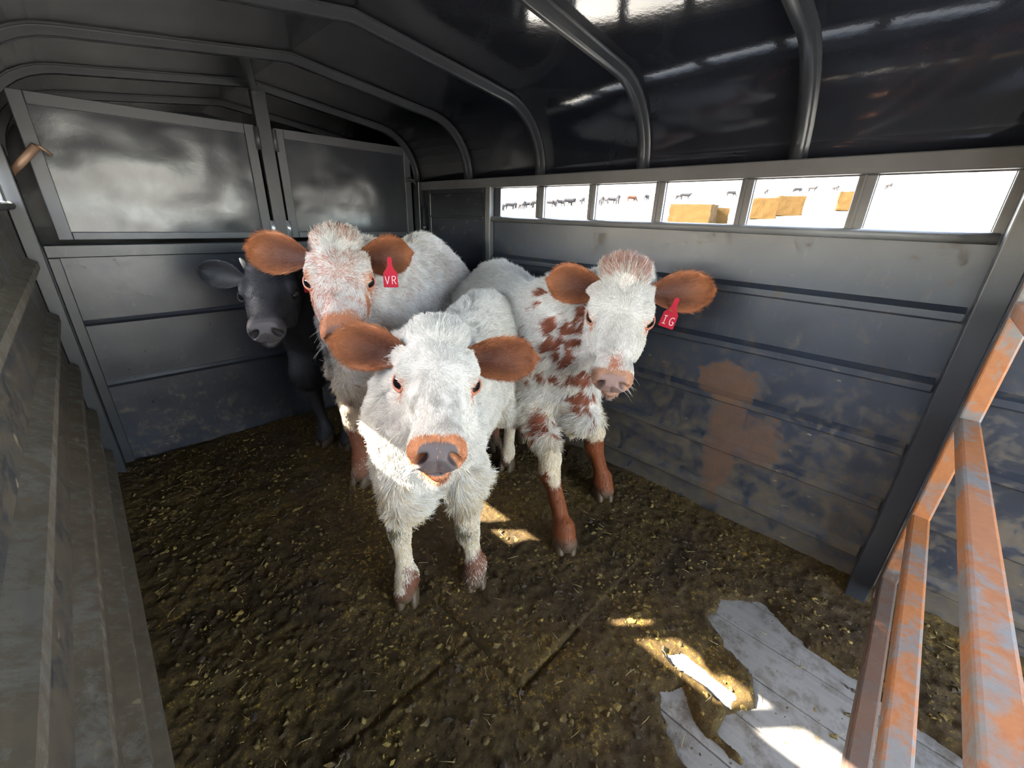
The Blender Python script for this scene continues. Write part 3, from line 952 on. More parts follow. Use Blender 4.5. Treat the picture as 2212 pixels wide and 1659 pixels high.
        F_.ell(H(1.035, 0, -.055), [eu, ev, ew], [.012 * S, .0035 * S, .03 * S], .006, 's')        # philtrum
        V, Q = F_.mesh(); del F_
        V = relax(V, Q, 2, 0.4)
        base = lerp(C0, R0, .45); base[2] = 0
        self.root = empty(name, base); tag(self.root, label, cat)
        self.off = base
        self.V, self.Q = V, Q
        skin = self.colour(V, False)
        self.body = mesh_np('body', V - base, Q, M['skin'], self.root, True, skin)
        self.fur(nhair)
        self.eyes(); self.make_hooves()

    # --- coordinates
    def hc(self, p):
        d = p - self.P
        return d @ self.eu / self.L, d @ self.ev / self.S, d @ self.ew / self.S
    def bc(self, p):
        d = p - self.C0
        return d @ self.ub / self.TL, d @ self.vb / self.W, p[:, 2] / self.W
    def head_mask(self, p):
        u, v, w = self.hc(p)
        lim = np.interp(u, [-.1, .1, .3, .5, .7, 1.0], [-.09, -.13, -.19, -.205, -.19, -.15])
        return 1.0 * (np.abs(v) < .122) * (u > -.09) * (u < 1.15) * (w > lim)

    # --- colours. hair: a random share of strands; skin: the blend
    def colour(self, p, hair):
        st = self.style; n = len(p)
        u, v, w = self.hc(p); t, bv, z = self.bc(p)
        head = (self.head_mask(p) > .5)
        rn = rng.random(n) if hair else np.full(n, .5)
        base = np.array(st['base'])[None].repeat(n, 0)
        tone = fbm(p, 9, 71, 3)
        base = base * (0.90 + 0.2 * tone)[:, None]
        def put(c, k):
            nonlocal base
            k = np.clip(k, 0, 1)
            if hair: base = np.where((rn < k)[:, None], np.array(c)[None], base)
            else: base = base * (1 - k)[:, None] + np.array(c)[None] * k[:, None]
        if not hair and st['base'][0] > .3:
            base = base * .45 + np.array([.42, .30, .24])[None] * .35
        f = fbm(p, 11, 81, 3); f2 = fbm(p, 30, 91, 3); f3 = vnoise(p * np.array([1, 1, .45]), 26, 97)
        stain = np.array(st.get('stain', (.52, .40, .22)))
        # yellowed lower flanks, belly and legs
        put(stain, st.get('stain_amt', .5) * sstep(.62, .35, z + (f - .5) * .3) * (~head) * sstep(.25, .0, np.abs(bv) - .3))
        if 'roan' in st:
            c, kb, kh = st['roan']
            put(c, np.where(head, kh, kb) * sstep(.30, .62, f2 * .7 + f * .3) * 1.0)
        if 'spots' in st:
            c = st['spots']
            e = st.get('spot_lim', .40)
            q = np.stack([t * 1.0 + bv * .35, bv * 1.2, z * .62], 1)
            fs = fbm(q, 17, 101, 2); fm = fbm(q, 5.0, 111, 2)
            k = sstep(.60, .64, fs * .62 + fm * .42 + .06 * (z - .6)) * sstep(e, e - .12, t) * (~head) * sstep(.40, .50, z)
            put(c, k)
            gap = vnoise(p @ np.array([[1.0, 0, 0], [0, 1.0, 0], [0, 0, .45]]), 42, 121) * .65 + f2 * .35
            for (sx, sy, sz, ry, rz) in st.get('spot_at', []):
                q = p - np.array([sx, sy, sz]); lat = q @ nrm(self.ub + .6 * self.vb); vert = q[:, 2]; rest = q - np.outer(lat, nrm(self.ub + .6 * self.vb)); rest[:, 2] = 0
                ry *= .52; rz *= .66
                d = np.sqrt((lat / ry) ** 2 + (vert / rz) ** 2 + ((rest ** 2).sum(1)) / .12 ** 2) + (f2 - .5) * 1.9 + (f3 - .5) * 1.1
                put(c, sstep(1.08, .92, d) * sstep(.34, .46, gap) * (~head))
        if 'face' in st:                      # red streaks round the eyes and down the cheeks
            c = st['face']
            for sv in (1, -1):
                k = np.exp(-((u - .41) / .06) ** 2 - ((v - sv * .100) / .014) ** 2) * (.6 + .8 * f3)
                put(c, 1.3 * k * head)
                k = np.exp(-((v - sv * .088) / .012) ** 2) * sstep(.42, .50, u) * sstep(.86, .74, u) * sstep(.42, .6, f3)
                put(c, 1.2 * k * head)
            k = np.exp(-(v / .034) ** 2) * sstep(.55, .75, u) * sstep(.40, .66, f2) * (w > -.06)
            put(c, 1.1 * k * head)
            put(c, sstep(.78, .88, u + .05 * (f2 - .5)) * (w > -.06) * head)
        if 'topknot' in st:
            c, k_ = st['topknot']
            put(c, k_ * sstep(.17, .02, u + (f2 - .5) * .1) * (np.abs(v) < .08) * head)
        if 'nosebridge' in st:
            put(st['nosebridge'], np.exp(-(v / .022) ** 2) * sstep(.70, .84, u) * sstep(.35, .6, f2) * head * (w > -.05))
        # eye corners
        if 'eyepatch' in st:
            for sv in (1, -1):
                k = np.exp(-((u - .455) / .035) ** 2 - ((v - sv * .097) / .016) ** 2 - ((w + .042) / .03) ** 2)
                put(st['eyepatch'], 1.25 * k * head)
        # muzzle ring and bare nose pad
        if 'muzzle' in st:
            put(st['muzzle'], sstep(.89, .92, u + (f2 - .5) * .03 - .10 * np.clip(w, -.2, 0) * 0) * head * (w > -.104))
        if not hair and 'nose' in st:
            k = sstep(1.15, .85, (np.abs(v) / .046) ** 3 + np.abs((u - 1.03) / .085) ** 3) * (w > -.086) * head
            base = base * (1 - k)[:, None] + np.array(st['nose'])[None] * k[:, None]
            for sv in (1, -1):                # inside of the nostrils
                q = p - self.H(.985, sv * .038, -.041)
                k = np.exp(-((q ** 2).sum(1) / (.0135 * self.S) ** 2)) * 1.3
                k = np.clip(k, 0, 1)
                base = base * (1 - k)[:, None] + np.array([.02, .012, .012])[None] * k[:, None]
        if 'chin' in st:
            put(st['chin'], sstep(.87, .91, u) * (w < -.078) * head)
        # legs
        for (c, z0, z1, sel) in st.get('legs', []):
            k = sstep(z1, z1 - .05, z + (f - .5) * .25) * sstep(z0 - .02, z0 + .02, z) * (~head)
            if sel == 'front': k = k * (t < .5) * (.75 + .5 * f3) * st.get('sock', 1.0)
            if sel == 'rear': k = k * (t >= .5)
            put(c, k)
        for kn in self.knees:
            if 'knee' in st:
                q = p - (kn + self.ub * -.03 + np.array([0, 0, -.005]))
                put(st['knee'], 1.2 * np.exp(-(q ** 2).sum(1) / (.030 ** 2)))
        put(np.array(st.get('mud', (.085, .060, .034))), sstep(.11, .05, z + (f - .5) * .10) * .9)
        return base

    def fur(self, n):
        st = self.style
        mo = st.get('hairlen', 1.0) * 1.18
        def wf(p):
            u, v, w = self.hc(p); t, bv, z = self.bc(p)
            hd = self.head_mask(p) > .5
            pad = hd & ((np.abs(v) / .046) ** 3 + np.abs((u - 1.03) / .085) ** 3 < 1.05) & (w > -.088)
            return np.where(pad, 0.02, np.where(hd, 1.9, np.where(z < .03, 0.0, np.where(z < .38, .9, 1.0))))
        p, nn = scatter(self.V, self.Q, n, wf)
        u, v, w = self.hc(p); t, bv, z = self.bc(p); hd = self.head_mask(p) > .5
        # lying direction
        comb = np.array(self.ub)[None] * .8 + np.array([0, 0, -.75])[None] + self.vb[None] * (np.sign(bv) * .12)[:, None]
        comb = np.where((z < .42)[:, None] & ~hd[:, None], np.array([[0, 0, -1.0]]) + self.ub[None] * .15, comb)
        r_u = (u - .40) * self.L; r_v = v * self.S * 1.15; rr = np.sqrt(r_u ** 2 + r_v ** 2) + .012
        hcmb = self.eu[None] * (r_u / rr)[:, None] + self.ev[None] * (r_v / rr + .35 * np.sin(r_u * 40) * (rr < .09))[:, None] - self.ew[None] * (np.clip(-w - .03, 0, .1) * 6)[:, None]
        comb = np.where(hd[:, None], hcmb, comb)
        ln = np.full(n, .024)
        ln = np.where((z > .8) & ~hd, .027, ln)
        ln = np.where((z < .52) & (z > .38) & (t < .35), .040, ln)
        ln = np.where((z < .38) & ~hd, .010, ln)
        ln = np.where((z >= .38) & (z < .5) & (t >= .35), .026, ln)
        hl = .012 + st.get('poll', .013) * sstep(.20, -.04, u) + .005 * sstep(.32, .1, u)
        hl = hl * lerp(1, .55, sstep(.55, .85, u))
        ln = np.where(hd, hl, ln) * mo
        chin = hd & (u > .72) & (w < -.10)
        ln = np.where(chin, .024 * mo, ln)
        lift = np.where(hd, .20, .36); lift = np.where((z < .38) & ~hd, .14, lift); lift = np.where(hd, .16 + st.get('poll', .013) * 11 * sstep(.16, .0, u), lift); lift = np.where(chin, .5, lift)
        curl = np.where(hd, .28, .62); curl = np.where(hd & (u < .2), .42, curl); curl = np.where((z < .38) & ~hd, .1, curl)
        pts = strands(p, nn, comb, ln, lift, curl, 5, 201)
        col = self.colour(p, True)
        col = col * rng.uniform(.72, 1.12, n)[:, None]
        # keep the sockets and tips of the nostrils clear
        bad = np.zeros(n, bool)
        for sv in (1, -1):
            bad |= (((p - self.H(.385, sv * .100, -.050)) ** 2).sum(1) < (.0315 * self.S) ** 2)
            bad |= (((p - self.H(.985, sv * .038, -.041)) ** 2).sum(1) < (.018 * self.S) ** 2)
        keep = ~bad
        r0 = st.get('hair_r', .00048)
        hair_object('coat', pts[keep] - self.off, r0 * np.array([1, 1, .9, .65, .25]), col[keep], M['hair'], self.root)

    def eyes(self):
        for sv in (1, -1):
            c = self.H(.385, sv * .0885, -.046); S = self.S
            fwd = nrm(self.ev * sv * .62 + self.ew * .60 + self.eu * .46)
            bm = bmesh.new(); bmesh.ops.create_uvsphere(bm, u_segments=24, v_segments=16, radius=.0262 * S)
            me = bpy.data.meshes.new('eye'); bm.to_mesh(me); bm.free(); me.materials.append(M['eye'])
            me.polygons.foreach_set('use_smooth', [True] * len(me.polygons))
            o = bpy.data.objects.new('eye', me); COL.objects.link(o); o.parent = self.root; o.location = c - self.off
            # eyelid: an almond ring round the ball
            ax = nrm(self.eu - fwd * (self.eu @ fwd)); up = np.cross(fwd, ax)
            if up @ self.ew < 0: up = -up
            ring = []
            for k in range(25):
                a = 2 * math.pi * k / 24
                x = math.cos(a) * .0262 * S; y = math.sin(a) * (.0205 if math.sin(a) > 0 else .0190) * S
                if math.cos(a) > .8: y += -.004 * S * (math.cos(a) - .8) / .2
                d = math.sqrt(max((.0275 * S) ** 2 - min(x * x * .75 + y * y, (.0262 * S) ** 2), 0))
                ring.append(Vector(c + ax * x + up * y + fwd * (d * .84 + .0004) - self.off))
            m = MB(); m.tube(ring, [(.0034 + .0020 * max(math.cos(2 * math.pi * k / 24), 0)) * S for k in range(25)], 8)
            m.build('eyelid', M[self.style.get('lid', 'eyelid')], self.root, smooth=True)
            # lashes along the upper lid
            pts = []; 
            for k in range(60):
                a = math.pi * (.12 + .76 * rng.random()); x = math.cos(a) * .026 * S; y = math.sin(a) * .020 * S
                b_ = c + ax * x + up * y + fwd * (.018 * S); d = nrm(fwd * .9 + up * .35 + ax * (x * 12) + rng.standard_normal(3) * .12); Lh = .014 * S * rng.uniform(.6, 1.2)
                pts.append([b_ + d * Lh * s_ - up * Lh * .35 * s_ ** 2 for s_ in (0, .33, .66, 1)])
            hair_object('eyelashes', np.array(pts) - self.off, .0003 * np.array([1, 1, .7, .3]), np.tile(self.style.get('lash', (.55, .40, .28)), (60, 1)), M['hair'], self.root)

    def make_hooves(self):
        for foot, fwd in self.hoofs:
            fwd = nrm(fwd); sd = np.array([-fwd[1], fwd[0], 0]); W = self.W
            z0 = hz(foot[0], foot[1]) - .008
            F_ = Field((foot - .09) * [1, 1, 0] + [0, 0, -.02], foot * [1, 1, 0] + [.09, .09, .11], .0035)
            for s in (1, -1):
                cc = foot + sd * s * .0225 * W
                up = np.array([0, 0, 1.0]); ax1 = nrm(fwd * .62 - up * .78); ax2 = nrm(sd - ax1 * (sd @ ax1)); ax3 = np.cross(ax1, ax2)
                F_.ell(cc + up * .036 + fwd * .002, [ax1, ax2, ax3], [.060 * W, .0212 * W, .042 * W], .007)
                F_.ell(cc + up * .018 - fwd * .018, [fwd, sd, up], [.036 * W, .0195 * W, .036 * W], .007)
            F_.D = np.maximum(F_.D, (z0 - F_.ax[2])[None, None, :])
            v, q = F_.mesh(); v = relax(v, q, 1, .3)
            mesh_np('hoof', v - self.off, q, M['hoof'], self.root)

    def ear(self, B_, T_, face, width, col_in, col_out, nh=5200, droop=.012, hairlen=.016):
        """leaf shaped cupped ear from base to tip, open towards face"""
        B_, T_ = np.array(B_), np.array(T_); ax = nrm(T_ - B_); L = np.linalg.norm(T_ - B_)
        f = nrm(np.array(face) - ax * (np.array(face) @ ax)); side = np.cross(f, ax)
        nu, nv = 22, 15
        g = []
        for layer in (0, 1):
            for i in range(nu):
                s = i / (nu - 1)
                hw = .5 * width * float(np.interp(s, [0, .12, .28, .45, .62, .76, .86, .93, .975, 1], [.42, .62, .86, .99, 1.0, .92, .76, .57, .36, .10]))
                for j in range(nv):
                    t = 2 * j / (nv - 1) - 1
                    cup = .38 * width * (t * t) * (1 - .45 * s) * (1 - s * .2)
                    th = (.0055 if layer else 0) * (1 - abs(t) ** 4) * (1 - s ** 6)
                    g.append(B_ + ax * (s * L) + side * (t * hw) + f * (cup - th - droop * math.sin(math.pi * s)) - np.array([0, 0, .0]) )
        g = np.array(g); q = []
        for layer in (0, 1):
            o = layer * nu * nv
            for i in range(nu - 1):
                for j in range(nv - 1):
                    a = [o + i * nv + j, o + i * nv + j + 1, o + (i + 1) * nv + j + 1, o + (i + 1) * nv + j]
                    q.append(a if layer else a[::-1])
        for i in range(nu - 1):
            for j, fl in ((0, 0), (nv - 1, 1)):
                a = [i * nv + j, (i + 1) * nv + j, nu * nv + (i + 1) * nv + j, nu * nv + i * nv + j]; q.append(a[::-1] if fl else a)
        q = np.array(q)
        c_in, c_out = np.array(col_in), np.array(col_out)
        tt = np.tile(np.abs(np.linspace(-1, 1, nv)), nu * 2); ss = np.tile(np.repeat(np.linspace(0, 1, nu), nv), 2)
        kk = np.clip(np.maximum(tt ** 3, ss ** 4), 0, 1)[:, None]
        skin = c_in[None] * (1 - kk) + c_out[None] * kk
        e = mesh_np('ear', g - self.off, q, M['skin'], self.root, True, skin * .8)
        p, nn = scatter(g, q, nh)
        nf = (nn * f).sum(1) > 0
        rel = (p - B_); t = (rel @ side) / (width * .5); s = rel @ ax / L
        edge = np.clip(np.maximum(np.abs(t), s), 0, 1)
        comb = ax[None] * 1.0 + side[None] * (t * .8)[:, None]
        ln = hairlen * (.6 + .9 * edge ** 2)
        pts = strands(p, nn, comb, ln, np.full(nh, .14), np.full(nh, .25), 4, 301)
        k = (edge ** 3 * .75 + .28 * rng.random(nh))[:, None]
        col = (c_in[None] * (1 - k) + c_out[None] * k) * rng.uniform(.75, 1.15, nh)[:, None]
        hair_object('ear_fur', pts - self.off, .0004 * np.array([1, 1, .7, .25]), col, M['hair'], e)
        return e

    def ear_tag(self, top, px, face, letters, size=.040, tilt=0.0):
        """plastic tag: narrow neck, square body, hand written letters"""
        f = nrm(face); up = nrm(np.array([0, 0, 1.0]) - f * f[2]); sd = np.cross(up, f)
        if sd @ RM[:, 0] < 0: sd = -sd
        ct, st_ = math.cos(tilt), math.sin(tilt)
        up, sd = up * ct + sd * st_, sd * ct - up * st_
        top = np.array(top); k = size
        prof = [(-.16, .05), (-.10, .13), (.10, .13), (.16, .05), (.17, -.45), (.30, -.72), (.50, -.98), (.52, -1.95), (.46, -2.0), (-.46, -2.0), (-.52, -1.95), (-.50, -.98), (-.30, -.72), (-.17, -.45)]
        m = MB(); bm = m.bm
        n = len(prof)
        a = [bm.verts.new(top + sd * x * k + up * y * k + f * .0012 - self.off) for x, y in prof]
        b = [bm.verts.new(top + sd * x * k + up * y * k - f * .0012 - self.off) for x, y in prof]
        bm.faces.new(a); bm.faces.new(b[::-1])
        for i in range(n): bm.faces.new((a[i], b[i], b[(i + 1) % n], a[(i + 1) % n]))
        nbase = len(bm.faces)
        glyph = {'V': [[(-.8, 1), (0, -1), (.8, 1)]], 'R': [[(-.7, -1), (-.7, 1), (.3, 1), (.7, .6), (.3, .1), (-.7, 0)], [(-.1, 0), (.75, -1)]],
                 'I': [[(-.6, 1), (.6, 1)], [(0, 1), (0, -1)], [(-.6, -1), (.6, -1)]], 'G': [[(.7, .75), (.2, 1), (-.5, .7), (-.75, 0), (-.45, -.8), (.2, -1), (.7, -.7), (.7, -.1), (.1, -.1)]]}
        for gi, ch in enumerate(letters):
            cx_ = (-.24, .24)[gi]
            for stroke in glyph[ch]:
                for (x0, y0), (x1, y1) in zip(stroke[:-1], stroke[1:]):
                    A = top + sd * (cx_ + x0 * .185) * k + up * (-1.48 + y0 * .28) * k + f * .0016
                    Bp = top + sd * (cx_ + x1 * .185) * k + up * (-1.48 + y1 * .28) * k + f * .0016
                    m.bar(A - self.off, Bp - self.off, .048 * k, .001, up=f)
        for i, fc in enumerate(bm.faces):
            if i >= nbase: fc.material_index = 1
        bm.faces.index_update()
        # stud
        m.tube([top + f * .004 - self.off, top - f * .006 - self.off], .16 * k, 12)
        o = m.build('ear_tag', [M['tag_red'], M['tag_ink']], self.root)
        o['label'] = 'red plastic tag with handwritten letters' if letters else 'red plastic tag'
        return o

    def whiskers(self, n=26, col=(.8, .78, .72)):
        pts = []
        for k in range(n):
            sv = rng.choice([-1, 1]); c = self.H(rng.uniform(.84, .98), sv * rng.uniform(.035, .058), rng.uniform(-.10, -.05))
            d = nrm(self.ev * sv * .9 - self.ew * rng.uniform(.2, .9) + self.eu * rng.uniform(-.1, .5)); Lh = rng.uniform(.02, .055)
            pts.append([c + d * Lh * s - np.array([0, 0, 1]) * Lh * .35 * s * s for s in (0, .33, .66, 1)])
        hair_object('whiskers', np.array(pts) - self.off, .00028 * np.array([1, .9, .6, .3]), np.tile(col, (n, 1)), M['hair'], self.root)


WHITE = (.67, .64, .58)
BROWN = (.40, .135, .05)
EAR_IN, EAR_OUT = (.068, .018, .009), (.42, .155, .064)
def camdir(p): return nrm(CAM - np.array(p))

# --- white calf in front
front = Calf('calf', 'white calf with brown ears standing nearest, head lowered towards the viewer', 'calf',
             (.666, .952, .9325), (.4316, .6342, .790), (.8201, -.5655, -.0875), (.485, .905), (1.29, 1.385), 0.965,
             (.705, .847), (.499, .964), (1.31, 1.30), (1.15, 1.345),
             dict(base=WHITE, stain_amt=.5, poll=.006, muzzle=(.50, .21, .10), nose=(.105, .085, .086), eyepatch=(.55, .22, .12),
                  legs=[((.135, .048, .024), .02, .165, 'front'), ((.135, .048, .024), .02, .12, 'rear')], knee=(.13, .11, .06)), wd=.93, belly=.035, toe=(-.50, -.87), nhair=260000)
front.ear((.7186, .8887, .864), (.857, .744, .871), camdir((.78, .83, .86)), .122, EAR_IN, EAR_OUT)
front.ear((.5792, .9849, .8788), (.443, 1.136, .912), camdir((.5, 1.03, .9)), .125, EAR_IN, EAR_OUT)
front.whiskers(60)

# --- speckled calf by the right wall
spot = Calf('calf', 'white calf with red brown neck spots by the right wall, tag in its ear', 'calf',
            (1.3586, .7751, 1.0771), (1.0883, .6203, .7806), (.5021, -.8648, -.0063), (1.28, .84), (1.50, 1.70), 1.05,
            (1.475, .812), (1.072, .728), (1.58, 1.44), (1.40, 1.50),
            dict(base=WHITE, stain_amt=.6, spots=(.24, .075, .038), poll=.019, sock=1.35, spot_lim=.02, spot_at=[(1.216, 1.146, 0.932, 0.016, 0.023), (1.198, 1.048, 0.939, 0.016, 0.020), (1.191, 1.077, 0.917, 0.011, 0.016), (1.191, 1.178, 0.861, 0.029, 0.043), (1.173, 1.094, 0.847, 0.021, 0.023), (1.167, 1.009, 0.852, 0.011, 0.012), (1.191, 0.949, 0.882, 0.037, 0.045), (1.210, 0.928, 0.901, 0.028, 0.058), (1.167, 0.940, 0.807, 0.024, 0.059), (1.239, 0.898, 0.920, 0.043, 0.029), (1.226, 0.883, 0.868, 0.039, 0.033), (1.167, 0.917, 0.771, 0.017, 0.029), (1.184, 0.900, 0.779, 0.013, 0.025), (1.258, 0.882, 0.937, 0.026, 0.035), (1.154, 1.061, 0.810, 0.039, 0.020), (1.170, 1.119, 0.810, 0.023, 0.027), (1.122, 0.974, 0.687, 0.040, 0.034), (1.116, 1.004, 0.656, 0.020, 0.020), (1.166, 0.904, 0.681, 0.018, 0.030), (1.215, 0.841, 0.752, 0.022, 0.035), (1.223, 0.822, 0.687, 0.037, 0.059), (1.248, 0.809, 0.607, 0.034, 0.050), (1.257, 0.790, 0.561, 0.022, 0.030), (1.226, 1.051, 0.982, 0.025, 0.014), (1.223, 0.865, 0.826, 0.015, 0.021), (1.149, 0.949, 0.507, 0.023, 0.063), (1.139, 0.917, 0.460, 0.018, 0.052)], muzzle=(.40, .21, .13), nose=(.25, .16, .135), eyepatch=(.55, .22, .12), nosebridge=(.40, .16, .09),
                 topknot=((.42, .22, .17), .75), legs=[((.17, .046, .013), .02, .33, 'front'), ((.18, .07, .04), .02, .25, 'rear')], mud=(.09, .065, .04)), toe=(-.62, -.78), nhair=210000)
spot.ear((1.4057, .7022, 1.0098), (1.563, .543, 1.026), camdir((1.45, .6, 1.02)), .140, EAR_IN, EAR_OUT)
spot.ear((1.3183, .8528, 1.0109), (1.191, .994, 1.042), camdir((1.15, .88, 1.04)), .135, EAR_IN, EAR_OUT)
spot.ear_tag((1.442, 0.608, 0.996), None, camdir((1.4, .6, .98)), 'IG', .051, .22)
spot.whiskers(30)

# --- roan faced calf behind on the left
roan = Calf('calf', 'roan faced calf behind the front calf, tag in its ear', 'calf',
            (.6722, 1.5776, 1.1513), (.5173, 1.2607, .9054), (.9039, -.4272, -.0189), (.69, 1.63), (1.42, 2.04), 1.165,
            (.83, 1.58), (.705, 1.70), (1.42, 1.97), (1.30, 2.08),
            dict(base=(.65, .62, .57), stain_amt=.45, poll=.012, roan=((.42, .17, .11), .10, .45), face=(.45, .18, .09), muzzle=(.45, .19, .10), nose=(.26, .16, .13), eyepatch=(.58, .24, .12),
                 legs=[((.17, .06, .03), .02, .3, 'front')]), nhair=160000)
roan.ear((.7471, 1.5356, 1.0831), (.879, 1.412, 1.117), camdir((.8, 1.35, 1.1)), .135, EAR_IN, EAR_OUT)
roan.ear((.5898, 1.6099, 1.0864), (.438, 1.776, 1.118), camdir((.47, 1.6, 1.1)), .142, EAR_IN, EAR_OUT)
roan.ear_tag((.785, 1.41, 1.096), None, camdir((.74, 1.33, 1.07)), 'VR', .050, .02)
roan.whiskers(24)

# --- black calf at the partition
black = Calf('calf', 'black calf standing by the front partition behind the roan faced calf', 'calf',
             (.5606, 2.0518, 1.030), (.4105, 1.7035, .8496), (.9141, -.405, .0213), (.63, 2.09), (1.42, 2.42), 1.0,
             (.80, 2.06), (.72, 2.18), (1.40, 2.34), (1.32, 2.45),
             dict(base=(.022, .022, .026), stain_amt=0, nose=(.085, .075, .08), muzzle=(.05, .045, .048), lid='eyelid_black', lash=(.02, .02, .02), hairlen=.55, mud=(.03, .022, .014)), nhair=90000)
black.ear((.4774, 2.0707, .965), (.343, 2.223, 1.003), camdir((.38, 2.0, 1.0)), .115, (.012, .012, .013), (.026, .026, .029), hairlen=.008)
black.ear((.6328, 2.0018, .9686), (.80, 1.93, .965), camdir((.65, 1.78, 1.0)), .105, (.012, .012, .013), (.026, .026, .029), hairlen=.008)
black.ear_tag((.668, 1.93, .985), None, camdir((.6, 1.77, .96)), '', .034, 0)
m = MB(); p_ = black.H(.02, -.085, .012) - black.off
m.tube([p_ - black.ew * .02, p_ + black.ew * .012 - black.ev * .006, p_ + black.ew * .026 - black.ev * .012], [.012, .010, .004], 12)
m.build('horn_bud', M['horn'], black.root, smooth=True)

# ================================================================== outside: sloping field, bales, cattle
def gz(x, y): return 0.079 * x - 0.033 * y - 0.49
def ground():
    t = NT('dry pasture')
    s = t.sep()
    n = t.noise(0.35, 6, 0.7); n2 = t.noise(0.05, 4, 0.6)
    c = t.mix(n, (0.22, 0.205, 0.175), (0.36, 0.34, 0.30))
    band = t.math('MULTIPLY', t.ramp(t.noise(0.9, 5, 0.7, vec=t.mapping((0.25, 1, 1))), (0.46, 0.0), (0.60, 1.0)),
                  t.ramp(t.math('ABSOLUTE', t.math('SUBTRACT', t.math('ADD', t.math('MULTIPLY', s[0], 1.0), t.math('MULTIPLY', s[1], 0.30)), 62.0)), (0.0, 1.0), (1.0, 0.0)))
    mg = t.math('SUBTRACT', 1.0, t.math('DIVIDE', t.math('ABSOLUTE', t.math('SUBTRACT', s[0], 82.0)), 26.0), clamp=True)
    far = t.math('MULTIPLY', t.ramp(t.noise(0.8, 5, 0.75, vec=t.mapping((0.3, 1.0, 1.0))), (0.40, 0.0), (0.52, 1.0)), t.ramp(mg, (0.0, 0.0), (0.35, 1.0)))
    c = t.mix(t.math('MULTIPLY', far, 0.9), c, (0.014, 0.0085, 0.003))
    return t.set(Base_Color=c, Roughness=0.9, Specular_IOR_Level=0.1)
n = 90
gx = np.concatenate([-np.geomspace(1, 80, 30)[::-1], np.linspace(-0.9, 4, 12), np.geomspace(4.5, 420, 50)])
gy = np.concatenate([-np.geomspace(0.5, 160, 35)[::-1], np.geomspace(0.5, 300, 45)])
GX2, GY2 = np.meshgrid(gx, gy)
P2 = np.stack([GX2.ravel(), GY2.ravel(), 0 * GX2.ravel()], 1)
dd = np.hypot(GX2, GY2)
GZ2 = gz(GX2, GY2) + (fbm(P2, 0.06, 51, 3).reshape(GX2.shape) - 0.5) * np.clip((dd - 8) / 40, 0, 1) * 1.6
V = np.stack([GX2.ravel(), GY2.ravel(), GZ2.ravel()], 1)
ny, nx = GX2.shape
ii, jj = np.meshgrid(np.arange(ny - 1), np.arange(nx - 1), indexing='ij'); b0 = (ii * nx + jj).ravel()
F = np.stack([b0, b0 + 1, b0 + nx + 1, b0 + nx], 1)
tag(mesh_np('ground', V, F, ground()), kind='structure')
def gzz(x, y):
    d = math.hypot(x, y)
    return gz(x, y) + (float(fbm(np.array([[x, y, 0.0]]), 0.06, 51, 3)[0]) - 0.5) * min(max((d - 8) / 40, 0), 1) * 1.6

def hay_mat():
    t = NT('hay bale')
    n = t.noise(1.0, 6, 0.75, vec=t.mapping((14, 14, 22)))
    return t.set(Base_Color=t.mix(n, (0.013, 0.006, 0.0012), (0.052, 0.029, 0.007)), Roughness=0.9, Specular_IOR_Level=0.1, Normal=t.bump(n, 0.8, 0.05))
M['hay'] = hay_mat()
def bale(x, y, rot, sx, sy, sz, label, group, z0=None):
    bm = bmesh.new(); bmesh.ops.create_cube(bm, size=1.0)
    bmesh.ops.subdivide_edges(bm, edges=bm.edges[:], cuts=9, use_grid_fill=True)
    for v in bm.verts:
        p = np.array([v.co.x * sx, v.co.y * sy, v.co.z * sz])
        k = (vnoise((p + [x, y, 0])[None], 4.0, 61)[0] - 0.5) * 0.10
        v.co = Vector(p * (1 + k)); 
    me = bpy.data.meshes.new('hay_bale'); bm.to_mesh(me); bm.free(); me.materials.append(M['hay'])
    o = bpy.data.objects.new('hay_bale', me); COL.objects.link(o)
    o.rotation_euler.z = rot; o.location = (x, y, (gzz(x, y) - 0.03 if z0 is None else z0) + sz / 2)
    tag(o, label, 'hay bale', group)
    return o
def at(px, py, D):
    v = RM @ np.array([(px - 1106) / 884.11 * D, (py - 829.5) / 884.11 * D, D]); return CAM + v
for px, py, D, rot, s, lab in ((1652, 446, 27, 0.25, (1.5, 1.5, 1.25), 'golden hay bale seen through the fifth right window, nearer the front calf'),
                               (1704, 442, 28.6, 0.35, (1.6, 1.6, 1.25), 'golden hay bale seen through the fifth right window, touching its neighbour'),
                               (1838, 435, 30, 0.2, (2.0, 1.6, 1.25), 'golden hay bale half hidden by the upright of the last right window'),
                               (1497, 462, 24, 0.1, (1.5, 2.3, 1.15), 'pale hay bale seen through the fourth right window'),
                               (1553, 463, 24.5, 0.5, (1.1, 0.9, 0.9), 'small darker hay bale at the end of the pale bale')):
    p = at(px, py, D); bale(p[0], p[1], rot, *s, lab, 'hay bales in the field')

